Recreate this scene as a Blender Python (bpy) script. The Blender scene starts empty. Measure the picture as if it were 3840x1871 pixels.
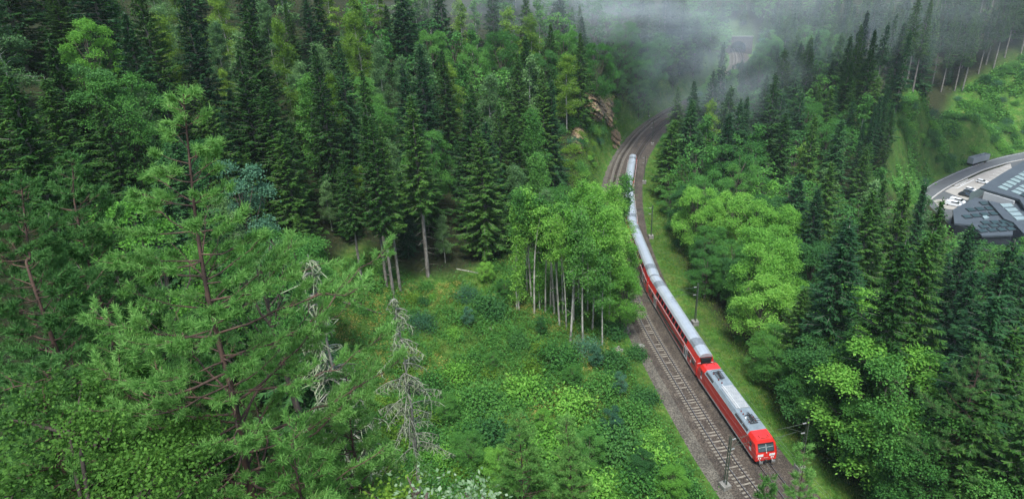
import bpy, math, random
import numpy as np
from mathutils import Vector, Matrix, Euler

# ------------------------------------------------------------------ camera, sky, sun, exposure
scene = bpy.context.scene
FPX, PITCH, ROLL, CAMH, CYP = 2332.0, 0.393, -0.041, 64.0, 800.5      # photo pixels (3840 x 1871)
cam_data = bpy.data.cameras.new('camera')
cam = bpy.data.objects.new('camera', cam_data)
scene.collection.objects.link(cam)
cam_data.sensor_width = 36.0
cam_data.lens = FPX / 3840 * 36.0
cam_data.shift_y = -(935.5 - CYP) / 3840
cam_data.clip_start = 0.3
cam_data.clip_end = 4000
cam.matrix_world = Matrix.Translation((0, 0, CAMH)) @ Matrix.Rotation(math.pi/2 - PITCH, 4, 'X') @ Matrix.Rotation(ROLL, 4, 'Z')
scene.camera = cam
SUN_EL, SUN_AZ = math.radians(66), math.radians(185)                   # azimuth from +Y towards +X
world = bpy.data.worlds.new('World'); scene.world = world
world.use_nodes = True
wn = world.node_tree.nodes; wl = world.node_tree.links
sky = wn.new('ShaderNodeTexSky'); sky.sky_type = 'NISHITA'; sky.sun_disc = False
sky.sun_elevation = SUN_EL; sky.sun_rotation = SUN_AZ
sky.air_density = 1.2; sky.dust_density = 4.0; sky.altitude = 800
wl.new(sky.outputs[0], wn['Background'].inputs[0])
wn['Background'].inputs[1].default_value = 0.08
sun_data = bpy.data.lights.new('sun', 'SUN'); sun_data.energy = 1.5; sun_data.angle = math.radians(14)
sun_data.color = (0.95, 1.0, 1.0)
sun = bpy.data.objects.new('sun', sun_data); scene.collection.objects.link(sun)
sd = Vector((math.sin(SUN_AZ)*math.cos(SUN_EL), math.cos(SUN_AZ)*math.cos(SUN_EL), math.sin(SUN_EL)))
sun.rotation_euler = sd.to_track_quat('Z', 'Y').to_euler()
sun.location = (60, 60, 200)
scene.view_settings.view_transform = 'Standard'
scene.view_settings.look = 'None'
scene.view_settings.exposure = 1.8
scene.view_settings.gamma = 1.0
scene.render.engine = 'CYCLES'
scene.cycles.max_bounces = 5
scene.cycles.diffuse_bounces = 2
scene.cycles.glossy_bounces = 2
scene.cycles.transmission_bounces = 3
scene.cycles.transparent_max_bounces = 4
scene.cycles.volume_bounces = 2

# ------------------------------------------------------------------ pixel -> world (2576-wide picture units)
KD = 3840 / 2576
def ray(dx, dy):
    x = (dx*KD - 1920) / FPX; y = -(dy*KD - CYP) / FPX
    c, s = math.cos(ROLL), math.sin(ROLL)
    x, y = c*x - s*y, s*x + c*y
    cp, sp = math.cos(PITCH), math.sin(PITCH)
    return np.array([x, cp + y*sp, -sp + y*cp])
CAMP = np.array([0, 0, CAMH])
def on_z(dx, dy, z):
    d = ray(dx, dy); return CAMP + d*((z - CAMH)/d[2])
def at_range(dx, dy, r):
    d = ray(dx, dy); return CAMP + d/np.linalg.norm(d)*r
def project(X):
    X = np.atleast_2d(X) - CAMP
    cp, sp = math.cos(PITCH), math.sin(PITCH)
    zf = X[:, 1]*cp - X[:, 2]*sp; u = X[:, 1]*sp + X[:, 2]*cp
    zs = np.where(zf < .1, .1, zf); x = X[:, 0]/zs; y = u/zs
    c, s = math.cos(ROLL), math.sin(ROLL)
    x, y = c*x + s*y, -s*x + c*y
    return (1920 + x*FPX)/KD, (CYP - y*FPX)/KD, zf

# ------------------------------------------------------------------ railway alignment and terrain
def catmull(pts, n=12):
    P = np.array(pts, float); out = []
    P = np.vstack([2*P[0]-P[1], P, 2*P[-1]-P[-2]])
    for i in range(1, len(P)-2):
        for k in range(n):
            t = k/n
            out.append(.5*((2*P[i]) + (-P[i-1]+P[i+1])*t + (2*P[i-1]-5*P[i]+4*P[i+1]-P[i+2])*t*t + (-P[i-1]+3*P[i]-3*P[i+1]+P[i+2])*t**3))
    out.append(P[-2]); return np.array(out)
def resample(C, step):
    d = np.r_[0, np.cumsum(np.linalg.norm(np.diff(C, axis=0), axis=1))]
    n = max(2, int(d[-1]/step)+1); s = np.linspace(0, d[-1], n)
    return np.stack([np.interp(s, d, C[:, k]) for k in range(C.shape[1])], 1)
RIGHT_TRACK = [(47,12),(41.5,30),(35.8,48),(32.7,61.5),(30.15,80),(28.2,100),(27.7,120),(29.3,142),(33.0,164),(38.6,187),(46,208.5),(55.5,230),(66.5,249),(80,268),(95,288),(109,309),(122,332),(134,357),(144,383),(152,408),(158,430)]
TR = resample(catmull(RIGHT_TRACK), 1.0)
def offset(C, d):      # to the left of travel when d > 0
    T = np.gradient(C[:, :2], axis=0); T /= np.linalg.norm(T, axis=1)[:, None]
    return C[:, :2] + np.stack([-T[:, 1], T[:, 0]], 1)*d
TL = resample(catmull([(46,8),(39,27),(32.8,45),(29.0,59.5),(27.1,70.5),(24.7,91),(23.95,101),(23.7,112),(24.2,128),(26.4,150),(30.4,173),(36.6,196.5),(42.3,212),(50.8,231.5),(61.9,251.5),(76,271.5),(91.7,290.5),(105.5,311),(118.4,333.8),(130.3,358.6),(140.2,384.4),(148.2,409.3),(154.2,431.2)]), 1.0)
MID = (TR[np.linspace(0, len(TR)-1, 90).astype(int)] + TL[np.linspace(0, len(TL)-1, 90).astype(int)])/2
MIDF = resample(MID, 2.0)

CTRL = []      # x, y, z
def cz(dx, dy, z): p = on_z(dx, dy, z); CTRL.append(tuple(p))
def cr(dx, dy, r): p = at_range(dx, dy, r); CTRL.append(tuple(p))
# clearing and the foot of the left hillside
for dx, dy, z in [(1060,752,4),(860,770,8),(1150,650,6),(1300,780,2),(1465,865,1),(1300,900,1.5),(1100,850,3),(1300,1100,.5),(1100,1100,1),(1500,1150,0),(1250,680,4.5),(1400,700,3),(950,900,4),(800,900,8)]: cz(dx, dy, z)
# left hillside
for dx, dy, r in [(650,600,122),(400,250,132),(600,270,155),(0,0,185),(0,330,110),(250,450,108),(900,150,190),(1290,0,255),(1290,300,195),(1290,560,158),(1450,150,235),
                  (1600,120,290),(1700,0,350),(1000,450,150),(850,350,160),(1000,0,225),(500,0,190)]: cr(dx, dy, r)
# rock spur above the cutting
for dx, dy, r in [(1500,222,212),(1450,330,190),(1440,420,178),(1400,250,205),(1380,400,172)]: cr(dx, dy, r)
# right side: wood falling to the valley
for x, y, z in [(45,60,-1),(42,80,-1.5),(40,110,-1.5),(42,140,-1.5),(50,170,-1.5),(60,200,-2),(75,225,-2),(60,60,-6),(62,90,-9),(65,120,-9),(70,150,-9),(80,180,-9),(95,215,-6),(120,260,-3),(80,50,-12),(90,100,-19),(95,150,-19),(110,190,-18),(125,90,-30),(125,130,-30),(130,170,-28),(110,30,-22),(160,60,-34)]: CTRL.append((x, y, z))
for dx, dy, z in [(2340,480,-32),(2576,385,-34),(2400,560,-33),(2450,420,-33),(2520,600,-33),(2576,500,-33)]: cz(dx, dy, z)
for dx, dy, r in [(2265,240,300),(2420,235,310),(2576,150,350),(2400,350,290),(2300,380,283),(2250,440,262),(2200,330,270),(2500,250,335),(2350,300,300),(2576,280,345)]: cr(dx, dy, r)
for x, y, z in [(320,330,35),(330,230,5),(400,300,60),(240,420,40),(320,450,75),(180,440,25),(100,400,28),(60,330,36),(20,300,52),(20,400,90),(-80,300,75),(100,520,85),(220,560,105),(400,450,105),(-150,200,75),(-120,120,66),(-150,40,60),(-90,60,50),
                (-200,400,120),(-60,450,120),(500,200,60),(-50,70,36),(-60,95,42),(-30,80,14),(260,120,-30),(360,120,0),(250,30,-30),
                # the viewpoint's own slope
                (0,0,48),(0,16,34),(2,30,17),(0,44,5),(-10,12,41),(-12,25,33),(-25,20,43),(-14,45,12),(-30,45,30),(-45,30,46),(15,12,30),(25,-5,38),(20,35,6),(35,15,4),(0,-40,56),(-60,-20,62),(60,-20,14),(60,15,0),(-150,-60,80),(120,-60,-10)]: CTRL.append((x, y, z))
for i in range(0, len(MIDF), 6):
    x, y = MIDF[i]; CTRL.append((x, y, -.6))
CT = np.array(CTRL)
def _k(r2): return np.sqrt(r2 + 40.0)
_A = _k(((CT[:, None, :2]-CT[None, :, :2])**2).sum(-1)); _n = len(CT)
_M = np.zeros((_n+3, _n+3)); _M[:_n, :_n] = _A - np.eye(_n)*1.5
_M[:_n, _n] = 1; _M[:_n, _n+1:] = CT[:, :2]; _M[_n, :_n] = 1; _M[_n+1:, :_n] = CT[:, :2].T
_w = np.linalg.solve(_M, np.r_[CT[:, 2], 0, 0, 0])
def vnoise(x, y, seed=0):
    """smooth value noise"""
    xi = np.floor(x).astype(np.int64); yi = np.floor(y).astype(np.int64); xf = x-xi; yf = y-yi
    def h(a, b):
        n = (a*374761393 + b*668265263 + seed*1442695041) & 0x7fffffff
        n = ((n ^ (n >> 13))*1274126177) & 0x7fffffff
        return ((n ^ (n >> 16)) & 0xffff)/65535.0
    u = xf*xf*(3-2*xf); v = yf*yf*(3-2*yf)
    return (h(xi, yi)*(1-u)+h(xi+1, yi)*u)*(1-v) + (h(xi, yi+1)*(1-u)+h(xi+1, yi+1)*u)*v
def polydist(x, y, C):
    """distance to a polyline C and side (left positive)"""
    x = np.asarray(x, float).ravel(); y = np.asarray(y, float).ravel()
    best = np.full(x.shape, 1e9); side = np.ones(x.shape)
    for i in range(len(C)-1):
        a = C[i]; d = C[i+1]-a; L2 = d@d
        t = np.clip(((x-a[0])*d[0]+(y-a[1])*d[1])/L2, 0, 1)
        ex = x-a[0]-t*d[0]; ey = y-a[1]-t*d[1]; q = np.hypot(ex, ey)
        m = q < best; best = np.where(m, q, best); side = np.where(m, np.sign(d[0]*ey-d[1]*ex), side)
    return best, side
MIDC = MIDF[::3]
FLOOR_Z = -33.0
def _v(dx, dy): p = on_z(dx, dy, -33.0); return [p[0], p[1]]
VALLEY = np.array([_v(2560,700),_v(2380,700),_v(2300,560),_v(2318,478),_v(2345,452),_v(2400,425),_v(2480,402),_v(2576,378),_v(2760,340),_v(2900,600)], float)   # flat ground under road and car park
def inpoly(x, y, P):
    x = np.asarray(x, float); y = np.asarray(y, float); c = np.zeros(x.shape, bool); j = len(P)-1
    for i in range(len(P)):
        with np.errstate(divide='ignore', invalid='ignore'):
            m = ((P[i][1] > y) != (P[j][1] > y)) & (x < (P[j][0]-P[i][0])*(y-P[i][1])/(P[j][1]-P[i][1]+1e-12)+P[i][0])
        c ^= m; j = i
    return c
def sstep(a, b, x): t = np.clip((x-a)/(b-a), 0, 1); return t*t*(3-2*t)
def gh(x, y):
    x = np.atleast_1d(np.asarray(x, float)); y = np.atleast_1d(np.asarray(y, float)); shp = x.shape
    x = x.ravel(); y = y.ravel(); z = np.zeros(x.shape)
    for s in range(0, len(x), 20000):
        xs = x[s:s+20000]; ys = y[s:s+20000]
        z[s:s+20000] = _k((xs[:, None]-CT[None, :, 0])**2+(ys[:, None]-CT[None, :, 1])**2)@_w[:_n] + _w[_n] + xs*_w[_n+1] + ys*_w[_n+2]
    d, side = polydist(x, y, MIDC)
    rough = (vnoise(x/9, y/9, 3)-.5)*2.2 + (vnoise(x/3.1, y/3.1, 5)-.5)*.7
    z = z + rough*sstep(7, 22, d)
    w = np.where(side > 0, sstep(5.6, 12, d), sstep(5.2, 12.5, d))
    z = z*w + -.62*(1-w)
    dv = polydist(x, y, np.vstack([VALLEY, VALLEY[:1]]))[0]; ins = inpoly(x, y, VALLEY)
    wv = np.where(ins, 1, 1-sstep(0, 14, dv)); z = z*(1-wv) + (FLOOR_Z-.06)*wv
    return z.reshape(shp)
def g1(x, y): return float(gh([x], [y])[0])
def on_ground(dx, dy, r0=20., r1=700.):
    d = ray(dx, dy); d = d/np.linalg.norm(d); r = np.arange(r0, r1, 1.5)
    P = CAMP + d[None]*r[:, None]; h = gh(P[:, 0], P[:, 1]); i = np.argmax(P[:, 2] < h)
    return P[i] if P[i, 2] < h[i] else P[-1]
# ------------------------------------------------------------------ helpers: objects, meshes, materials
COL = scene.collection
rng = np.random.default_rng(7)
random.seed(7)
def tag(o, label=None, cat=None, group=None, kind=None):
    if label: o['label'] = label
    if cat: o['category'] = cat
    if group: o['group'] = group
    if kind: o['kind'] = kind
    return o
def empty(name, loc, rz=0, label=None, cat=None, group=None):
    o = bpy.data.objects.new(name, None); COL.objects.link(o)
    o.location = loc; o.rotation_euler = (0, 0, rz); o.empty_display_size = .3
    return tag(o, label, cat, group)
def link(name, me, parent=None, mat=None):
    o = bpy.data.objects.new(name, me); COL.objects.link(o)
    if mat is not None and not me.materials: me.materials.append(mat)
    if parent is not None: o.parent = parent
    return o
def mesh_np(name, V, quads=None, tris=None, mats=(), qi=None, ti=None, smooth=False):
    me = bpy.data.meshes.new(name)
    V = np.asarray(V, np.float32); nq = 0 if quads is None else len(quads); nt = 0 if tris is None else len(tris)
    me.vertices.add(len(V)); me.vertices.foreach_set('co', V.ravel())
    parts = []
    if nq: parts.append(np.asarray(quads, np.int32).ravel())
    if nt: parts.append(np.asarray(tris, np.int32).ravel())
    L = np.concatenate(parts)
    me.loops.add(len(L)); me.loops.foreach_set('vertex_index', L)
    me.polygons.add(nq+nt)
    st = np.r_[np.arange(nq)*4, nq*4+np.arange(nt)*3].astype(np.int32)
    me.polygons.foreach_set('loop_start', st)
    for m in mats: me.materials.append(m)
    if qi is not None or ti is not None:
        mi = np.r_[qi if qi is not None else np.zeros(nq), ti if ti is not None else np.zeros(nt)].astype(np.int32)
        me.polygons.foreach_set('material_index', mi)
    me.polygons.foreach_set('use_smooth', np.full(nq+nt, smooth, bool))
    me.update(calc_edges=True)
    return me
class MB:
    """collects boxes, prisms and tubes into one mesh"""
    def __init__(s): s.V = []; s.F = []; s.M = []; s.n = 0
    def add(s, V, F, m=0):
        s.V.extend([tuple(map(float, v)) for v in V]); s.F.extend([tuple(i+s.n for i in f) for f in F]); s.M.extend([m]*len(F)); s.n += len(V); return s
    def box(s, c, d, m=0, rz=0, R=None):
        x, y, z = d[0]/2, d[1]/2, d[2]/2
        P = [Vector((a*x, b*y, e*z)) for a in (-1, 1) for b in (-1, 1) for e in (-1, 1)]
        if R is None: R = Matrix.Rotation(rz, 3, 'Z')
        return s.add([R@p+Vector(c) for p in P], [(0,1,3,2),(4,6,7,5),(0,4,5,1),(2,3,7,6),(0,2,6,4),(1,5,7,3)], m)
    def tube(s, pts, r, n=8, m=0, cap=True):
        P = [Vector(p) for p in pts]; k = len(P)
        if not hasattr(r, '__len__'): r = [r]*k
        V = []; ref = Vector((0, 0, 1))
        for i, p in enumerate(P):
            t = (P[min(i+1, k-1)]-P[max(i-1, 0)]).normalized()
            u = t.cross(ref if abs(t.z) < .95 else Vector((1, 0, 0))).normalized(); w = t.cross(u)
            for j in range(n):
                a = 2*math.pi*j/n; V.append(p+(u*math.cos(a)+w*math.sin(a))*r[i])
        F = [(i*n+j, i*n+(j+1) % n, (i+1)*n+(j+1) % n, (i+1)*n+j) for i in range(k-1) for j in range(n)]
        if cap: F += [tuple(range(n-1, -1, -1)), tuple((k-1)*n+j for j in range(n))]
        return s.add(V, F, m)
    def prism(s, poly, z0, z1, m=0):
        n = len(poly)
        zz0 = z0 if hasattr(z0, '__len__') else [z0]*n; zz1 = z1 if hasattr(z1, '__len__') else [z1]*n
        return s.add([(p[0], p[1], zz0[i]) for i, p in enumerate(poly)]+[(p[0], p[1], zz1[i]) for i, p in enumerate(poly)],
                     [tuple(range(n-1, -1, -1)), tuple(range(n, 2*n))]+[(i, (i+1) % n, n+(i+1) % n, n+i) for i in range(n)], m)
    def loft(s, rings, m=0, cap=True, closed=True):
        n = len(rings[0]); V = [v for r in rings for v in r]; F = []
        for i in range(len(rings)-1):
            for j in range(n if closed else n-1): F.append((i*n+j, i*n+(j+1) % n, (i+1)*n+(j+1) % n, (i+1)*n+j))
        if cap: F += [tuple(range(n-1, -1, -1)), tuple((len(rings)-1)*n+j for j in range(n))]
        return s.add(V, F, m)
    def build(s, name, mats, parent=None, smooth=False, bevel=0):
        me = bpy.data.meshes.new(name); me.from_pydata(s.V, [], s.F)
        mats = mats if isinstance(mats, (list, tuple)) else [mats]
        for q in mats: me.materials.append(q)
        me.polygons.foreach_set('material_index', s.M)
        if smooth: me.polygons.foreach_set('use_smooth', [True]*len(me.polygons))
        me.update(); o = link(name, me, parent)
        import bmesh as _b
        bm = _b.new(); bm.from_mesh(me); _b.ops.recalc_face_normals(bm, faces=bm.faces)
        if bevel: _b.ops.bevel(bm, geom=bm.edges[:], offset=bevel, segments=1, affect='EDGES', clamp_overlap=True)
        bm.to_mesh(me); bm.free()
        return o

def newmat(name):
    m = bpy.data.materials.new(name); m.use_nodes = True
    nt = m.node_tree; return m, nt.nodes, nt.links, nt.nodes['Principled BSDF']
def noise(n, l, scale, detail=3, coord=None, rough=.6, kind='Object'):
    t = n.new('ShaderNodeTexNoise'); t.inputs['Scale'].default_value = scale; t.inputs['Detail'].default_value = detail
    t.inputs['Roughness'].default_value = rough
    if coord is None:
        if kind == 'World': coord = n.new('ShaderNodeNewGeometry').outputs['Position']
        else: coord = n.new('ShaderNodeTexCoord').outputs['Object']
    l.new(coord, t.inputs['Vector']); return t
def ramp(n, l, fac, stops):
    r = n.new('ShaderNodeValToRGB'); e = r.color_ramp.elements
    while len(e) < len(stops): e.new(.5)
    for i, (p, c) in enumerate(stops): e[i].position = p; e[i].color = (*c, 1)
    l.new(fac, r.inputs[0]); return r
def plain(name, col, rough=.6, metal=0, var=.12, scale=1.5, spec=.5, bump=0, coat=0):
    m, n, l, b = newmat(name)
    t = noise(n, l, scale, 4)
    r = ramp(n, l, t.outputs[0], [(.3, [c*(1-var) for c in col]), (.7, [min(1, c*(1+var)) for c in col])])
    l.new(r.outputs[0], b.inputs['Base Color']); b.inputs['Roughness'].default_value = rough; b.inputs['Metallic'].default_value = metal
    b.inputs['Specular IOR Level'].default_value = spec; b.inputs['Coat Weight'].default_value = coat
    if bump:
        q = n.new('ShaderNodeBump'); q.inputs['Strength'].default_value = bump; t2 = noise(n, l, scale*6, 4)
        l.new(t2.outputs[0], q.inputs['Height']); l.new(q.outputs[0], b.inputs['Normal'])
    return m
def foliage(name, c1, c2, c3, trans=.3, spec=.12, huevar=.5):
    """leaf colour differs from leaf to leaf, from clump to clump and from tree to tree"""
    m, n, l, b = newmat(name)
    g = n.new('ShaderNodeNewGeometry'); oi = n.new('ShaderNodeObjectInfo')
    t = noise(n, l, .45, 2, kind='World')
    a = n.new('ShaderNodeMath'); a.operation = 'MULTIPLY_ADD'; l.new(g.outputs['Random Per Island'], a.inputs[0]); a.inputs[1].default_value = .45
    a2 = n.new('ShaderNodeMath'); a2.operation = 'MULTIPLY_ADD'; l.new(oi.outputs['Random'], a2.inputs[0]); a2.inputs[1].default_value = .45; l.new(a.outputs[0], a2.inputs[2])
    a3 = n.new('ShaderNodeMath'); a3.operation = 'MULTIPLY_ADD'; l.new(t.outputs[0], a3.inputs[0]); a3.inputs[1].default_value = .5; l.new(a2.outputs[0], a3.inputs[2])
    a.inputs[2].default_value = -.2
    r = ramp(n, l, a3.outputs[0], [(.1, c1), (.5, c2), (.92, c3)])
    l.new(r.outputs[0], b.inputs['Base Color']); b.inputs['Roughness'].default_value = .6; b.inputs['Specular IOR Level'].default_value = spec
    tr = n.new('ShaderNodeBsdfTranslucent'); mx = n.new('ShaderNodeMixShader'); mx.inputs[0].default_value = trans
    l.new(r.outputs[0], tr.inputs[0]); l.new(b.outputs[0], mx.inputs[1]); l.new(tr.outputs[0], mx.inputs[2])
    l.new(mx.outputs[0], n['Material Output'].inputs[0])
    return m
M = {}
M['spruce'] = foliage('spruce_needles', (.014,.048,.011), (.036,.105,.018), (.10,.20,.033), .2)
M['spruce_cool'] = foliage('cool_spruce_needles', (.011,.042,.016), (.026,.085,.026), (.065,.16,.042), .2)
M['spruce_light'] = foliage('light_spruce_needles', (.022,.07,.015), (.05,.13,.022), (.10,.20,.035), .25)
M['pine'] = foliage('pine_needles', (.05,.15,.032), (.125,.30,.062), (.27,.49,.13), .42)
M['pine_cool'] = foliage('cool_pine_needles', (.035,.11,.03), (.08,.20,.05), (.16,.31,.085), .3)
M['leaf_bright'] = foliage('bright_leaves', (.07,.20,.03), (.15,.37,.05), (.28,.52,.09), .4)
M['leaf_mid'] = foliage('green_leaves', (.035,.12,.028), (.075,.22,.04), (.15,.34,.065), .35)
M['leaf_dark'] = foliage('dark_leaves', (.02,.08,.025), (.045,.14,.035), (.09,.23,.05), .3)
M['leaf_pale'] = foliage('pale_leaves', (.06,.14,.05), (.12,.24,.08), (.21,.35,.12), .35)
M['leaf_blue'] = foliage('blue_green_leaves', (.022,.075,.042), (.05,.145,.075), (.12,.26,.15), .3)
M['leaf_yellow'] = foliage('yellow_green_leaves', (.06,.14,.015), (.14,.27,.03), (.26,.40,.06), .4)
M['lichen'] = plain('lichen_twigs', (.22,.26,.15), .9, var=.5, scale=6)
M['leaf_white'] = foliage('whitish_leaves', (.10,.20,.07), (.24,.35,.19), (.48,.56,.40), .35)
M['leaf_olive'] = foliage('olive_leaves', (.035,.09,.015), (.08,.19,.028), (.17,.32,.05), .35)
def bark(name, c1, c2, scale=3):
    m, n, l, b = newmat(name)
    tc = n.new('ShaderNodeTexCoord'); mp = n.new('ShaderNodeMapping'); mp.inputs['Scale'].default_value = (1, 1, .35); l.new(tc.outputs['Object'], mp.inputs[0])
    t = noise(n, l, scale, 5, coord=mp.outputs[0]); r = ramp(n, l, t.outputs[0], [(.35, c1), (.65, c2)])
    l.new(r.outputs[0], b.inputs['Base Color']); b.inputs['Roughness'].default_value = .9
    q = n.new('ShaderNodeBump'); q.inputs['Strength'].default_value = .6; l.new(t.outputs[0], q.inputs['Height']); l.new(q.outputs[0], b.inputs['Normal'])
    return m
M['bark_spruce'] = bark('spruce_bark', (.09,.075,.06), (.30,.27,.23))
M['bark_pine'] = bark('pine_bark', (.035,.022,.017), (.125,.07,.047), 5)
M['bark_birch'] = bark('birch_bark', (.16,.15,.12), (.62,.58,.50), 2)
M['bark_dark'] = bark('dark_bark', (.045,.035,.028), (.13,.10,.075))
M['bark_dead'] = bark('dead_bark', (.11,.105,.08), (.33,.32,.26), 3)

# ------------------------------------------------------------------ foliage geometry (numpy)
def unit(v): return v/np.maximum(np.linalg.norm(v, axis=-1, keepdims=True), 1e-9)
def rand_unit(n, r): return unit(r.normal(size=(n, 3)))
def leaf_quads(C, D, N, L, Wd):
    """one quad per leaf: base C, direction D, approximate normal N, length L, width Wd"""
    D = unit(D); S = unit(np.cross(D, N)); L = np.broadcast_to(L, (len(C),))[:, None]; Wd = np.broadcast_to(Wd, (len(C),))[:, None]
    a = C; b = C + D*L*.5 + S*Wd*.5; c = C + D*L; d = C + D*L*.45 - S*Wd*.5
    V = np.stack([a, b, c, d], 1).reshape(-1, 3); return V, np.arange(len(V)).reshape(-1, 4)
def card_quads(C, D, N, L, Wd, tip=.45):
    D = unit(D); S = unit(np.cross(D, N)); L = np.broadcast_to(L, (len(C),))[:, None]; Wd = np.broadcast_to(Wd, (len(C),))[:, None]
    V = np.stack([C-S*Wd*.5, C+S*Wd*.5, C+D*L+S*Wd*.5*tip, C+D*L-S*Wd*.5*tip], 1).reshape(-1, 3)
    return V, np.arange(len(V)).reshape(-1, 4)
def tubes_mesh(paths, n=6):
    """paths: list of (points kx3, radii k) -> V, quads"""
    Vs = []; Fs = []; o = 0
    for P, R in paths:
        P = np.asarray(P, float); k = len(P); T = unit(np.gradient(P, axis=0))
        ref = np.where(np.abs(T[:, 2:3]) < .9, [[0, 0, 1.]], [[1., 0, 0]]); U = unit(np.cross(T, ref)); Wv = np.cross(T, U)
        a = np.arange(n)*2*math.pi/n
        V = P[:, None] + (U[:, None]*np.cos(a)[None, :, None] + Wv[:, None]*np.sin(a)[None, :, None])*np.asarray(R)[:, None, None]
        Vs.append(V.reshape(-1, 3)); i = np.arange(k-1)[:, None]*n; j = np.arange(n)[None]; j2 = (j+1) % n
        Fs.append(np.stack([i+j, i+j2, i+n+j2, i+n+j], -1).reshape(-1, 4)+o); o += k*n
    return np.vstack(Vs), np.vstack(Fs)

def gen_spruce(seed, H=30, R=4.2, bare=.1, step=.5, per=6, card=.5, dens=1.0, dead_low=True, droop=.45, taper=.78):
    """returns (crown V,F), trunk tubes V,F"""
    r = np.random.default_rng(seed)
    paths = []; nz = 14; zt = np.linspace(0, H, nz)
    bend = r.normal(size=2)*.25
    tx = bend[0]*np.sin(zt/H*2.5); ty = bend[1]*np.sin(zt/H*3)
    r0 = .011*H; paths.append((np.stack([tx, ty, zt-.8*(zt == 0)], 1), r0*(1-zt/H)**.8+.03))
    ax = lambda z: np.array([np.interp(z, zt, tx), np.interp(z, zt, ty), z])
    C = []; D = []; N = []; Ls = []; Ws = []
    z = bare*H
    side = r.uniform(.68, 1.18, 12)         # uneven outline around the tree
    while z < H*.985:
        t = (z-bare*H)/(H*(1-bare)); Lm = R*((1-t)**taper)*min(1, .55+t*4)
        k = max(3, int(round(per*(.6+.4*(1-t)))))
        a0 = r.uniform(0, 6.28)
        for i in range(k):
            az = a0+6.2832*i/k+r.normal()*.25; L = Lm*r.uniform(.5, 1.15)*side[int(az/6.2832*12) % 12]
            if L < .25: L = .25
            if r.random() < .10: continue
            s = np.linspace(0, 1, max(4, int(L/.55)+2)); dr = droop*L*(1-t*.9)
            up = .45*L*t+.12*L
            zz = z + up*s - dr*s**1.6 + .18*L*s**4*(1-t)
            p = np.stack([np.cos(az)*L*s, np.sin(az)*L*s, zz-z], 1)+ax(z)
            if L > 1.2 or r.random() < .3: paths.append((p[::max(1, len(p)//4)], np.linspace(.028*L**.5+.012, .008, len(p[::max(1, len(p)//4)]))))
            m = max(3, int(L/(card*.52)*dens)); ss = r.uniform(.12, 1.0, m)**.8
            q = np.stack([np.interp(ss, s, p[:, j]) for j in range(3)], 1)
            od = np.array([math.cos(az), math.sin(az), 0]); sd_ = np.array([-math.sin(az), math.cos(az), 0])
            for sg in (-1, 1, 0):
                e = r.normal(size=(m, 3))*.22
                if sg: d = od*.75+sd_*sg*.85+np.array([0, 0, -.28])+e; ln = card*(1.25-ss*.45)*r.uniform(.7, 1.3, m)*min(1.6, .5+L*.28)
                else: d = np.array([0, 0, -1.])+od*.25+e; ln = card*r.uniform(.55, 1.15, m)
                C.append(q); D.append(d); N.append((np.array([0, 0, 1.]) if sg else od+0*sd_)+r.normal(size=(m, 3))*.35); Ls.append(ln); Ws.append(card*.42*r.uniform(.7, 1.3, m))
            C.append(p[-1:]); D.append(od[None]+r.normal(size=(1, 3))*.1); N.append(np.array([[0, 0, 1.]])); Ls.append([card*1.1]); Ws.append([card*.5])
        z += step*r.uniform(.8, 1.2)*(1-.45*t)
    # leader
    top = ax(H*.97); m = 14
    C.append(np.repeat(top[None], m, 0)+np.stack([np.zeros(m), np.zeros(m), np.linspace(-.6, .9, m)], 1)); dd = rand_unit(m, r); dd[:, 2] = .8
    D.append(dd); N.append(rand_unit(m, r)); Ls.append(np.full(m, card*.7)); Ws.append(np.full(m, card*.3))
    if dead_low and bare > .12:
        zz = .06*H
        while zz < bare*H:
            az = r.uniform(0, 6.28); L = r.uniform(.6, 2.4); s = np.linspace(0, 1, 4)
            paths.append((np.stack([np.cos(az)*L*s, np.sin(az)*L*s, -.25*L*s**2], 1)+ax(zz), np.linspace(.03, .01, 4))); zz += r.uniform(.25, .8)
    V, F = card_quads(np.vstack(C), np.vstack(D), np.vstack(N), np.concatenate(Ls), np.concatenate(Ws))
    return (V, F), tubes_mesh(paths, 5)

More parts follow.
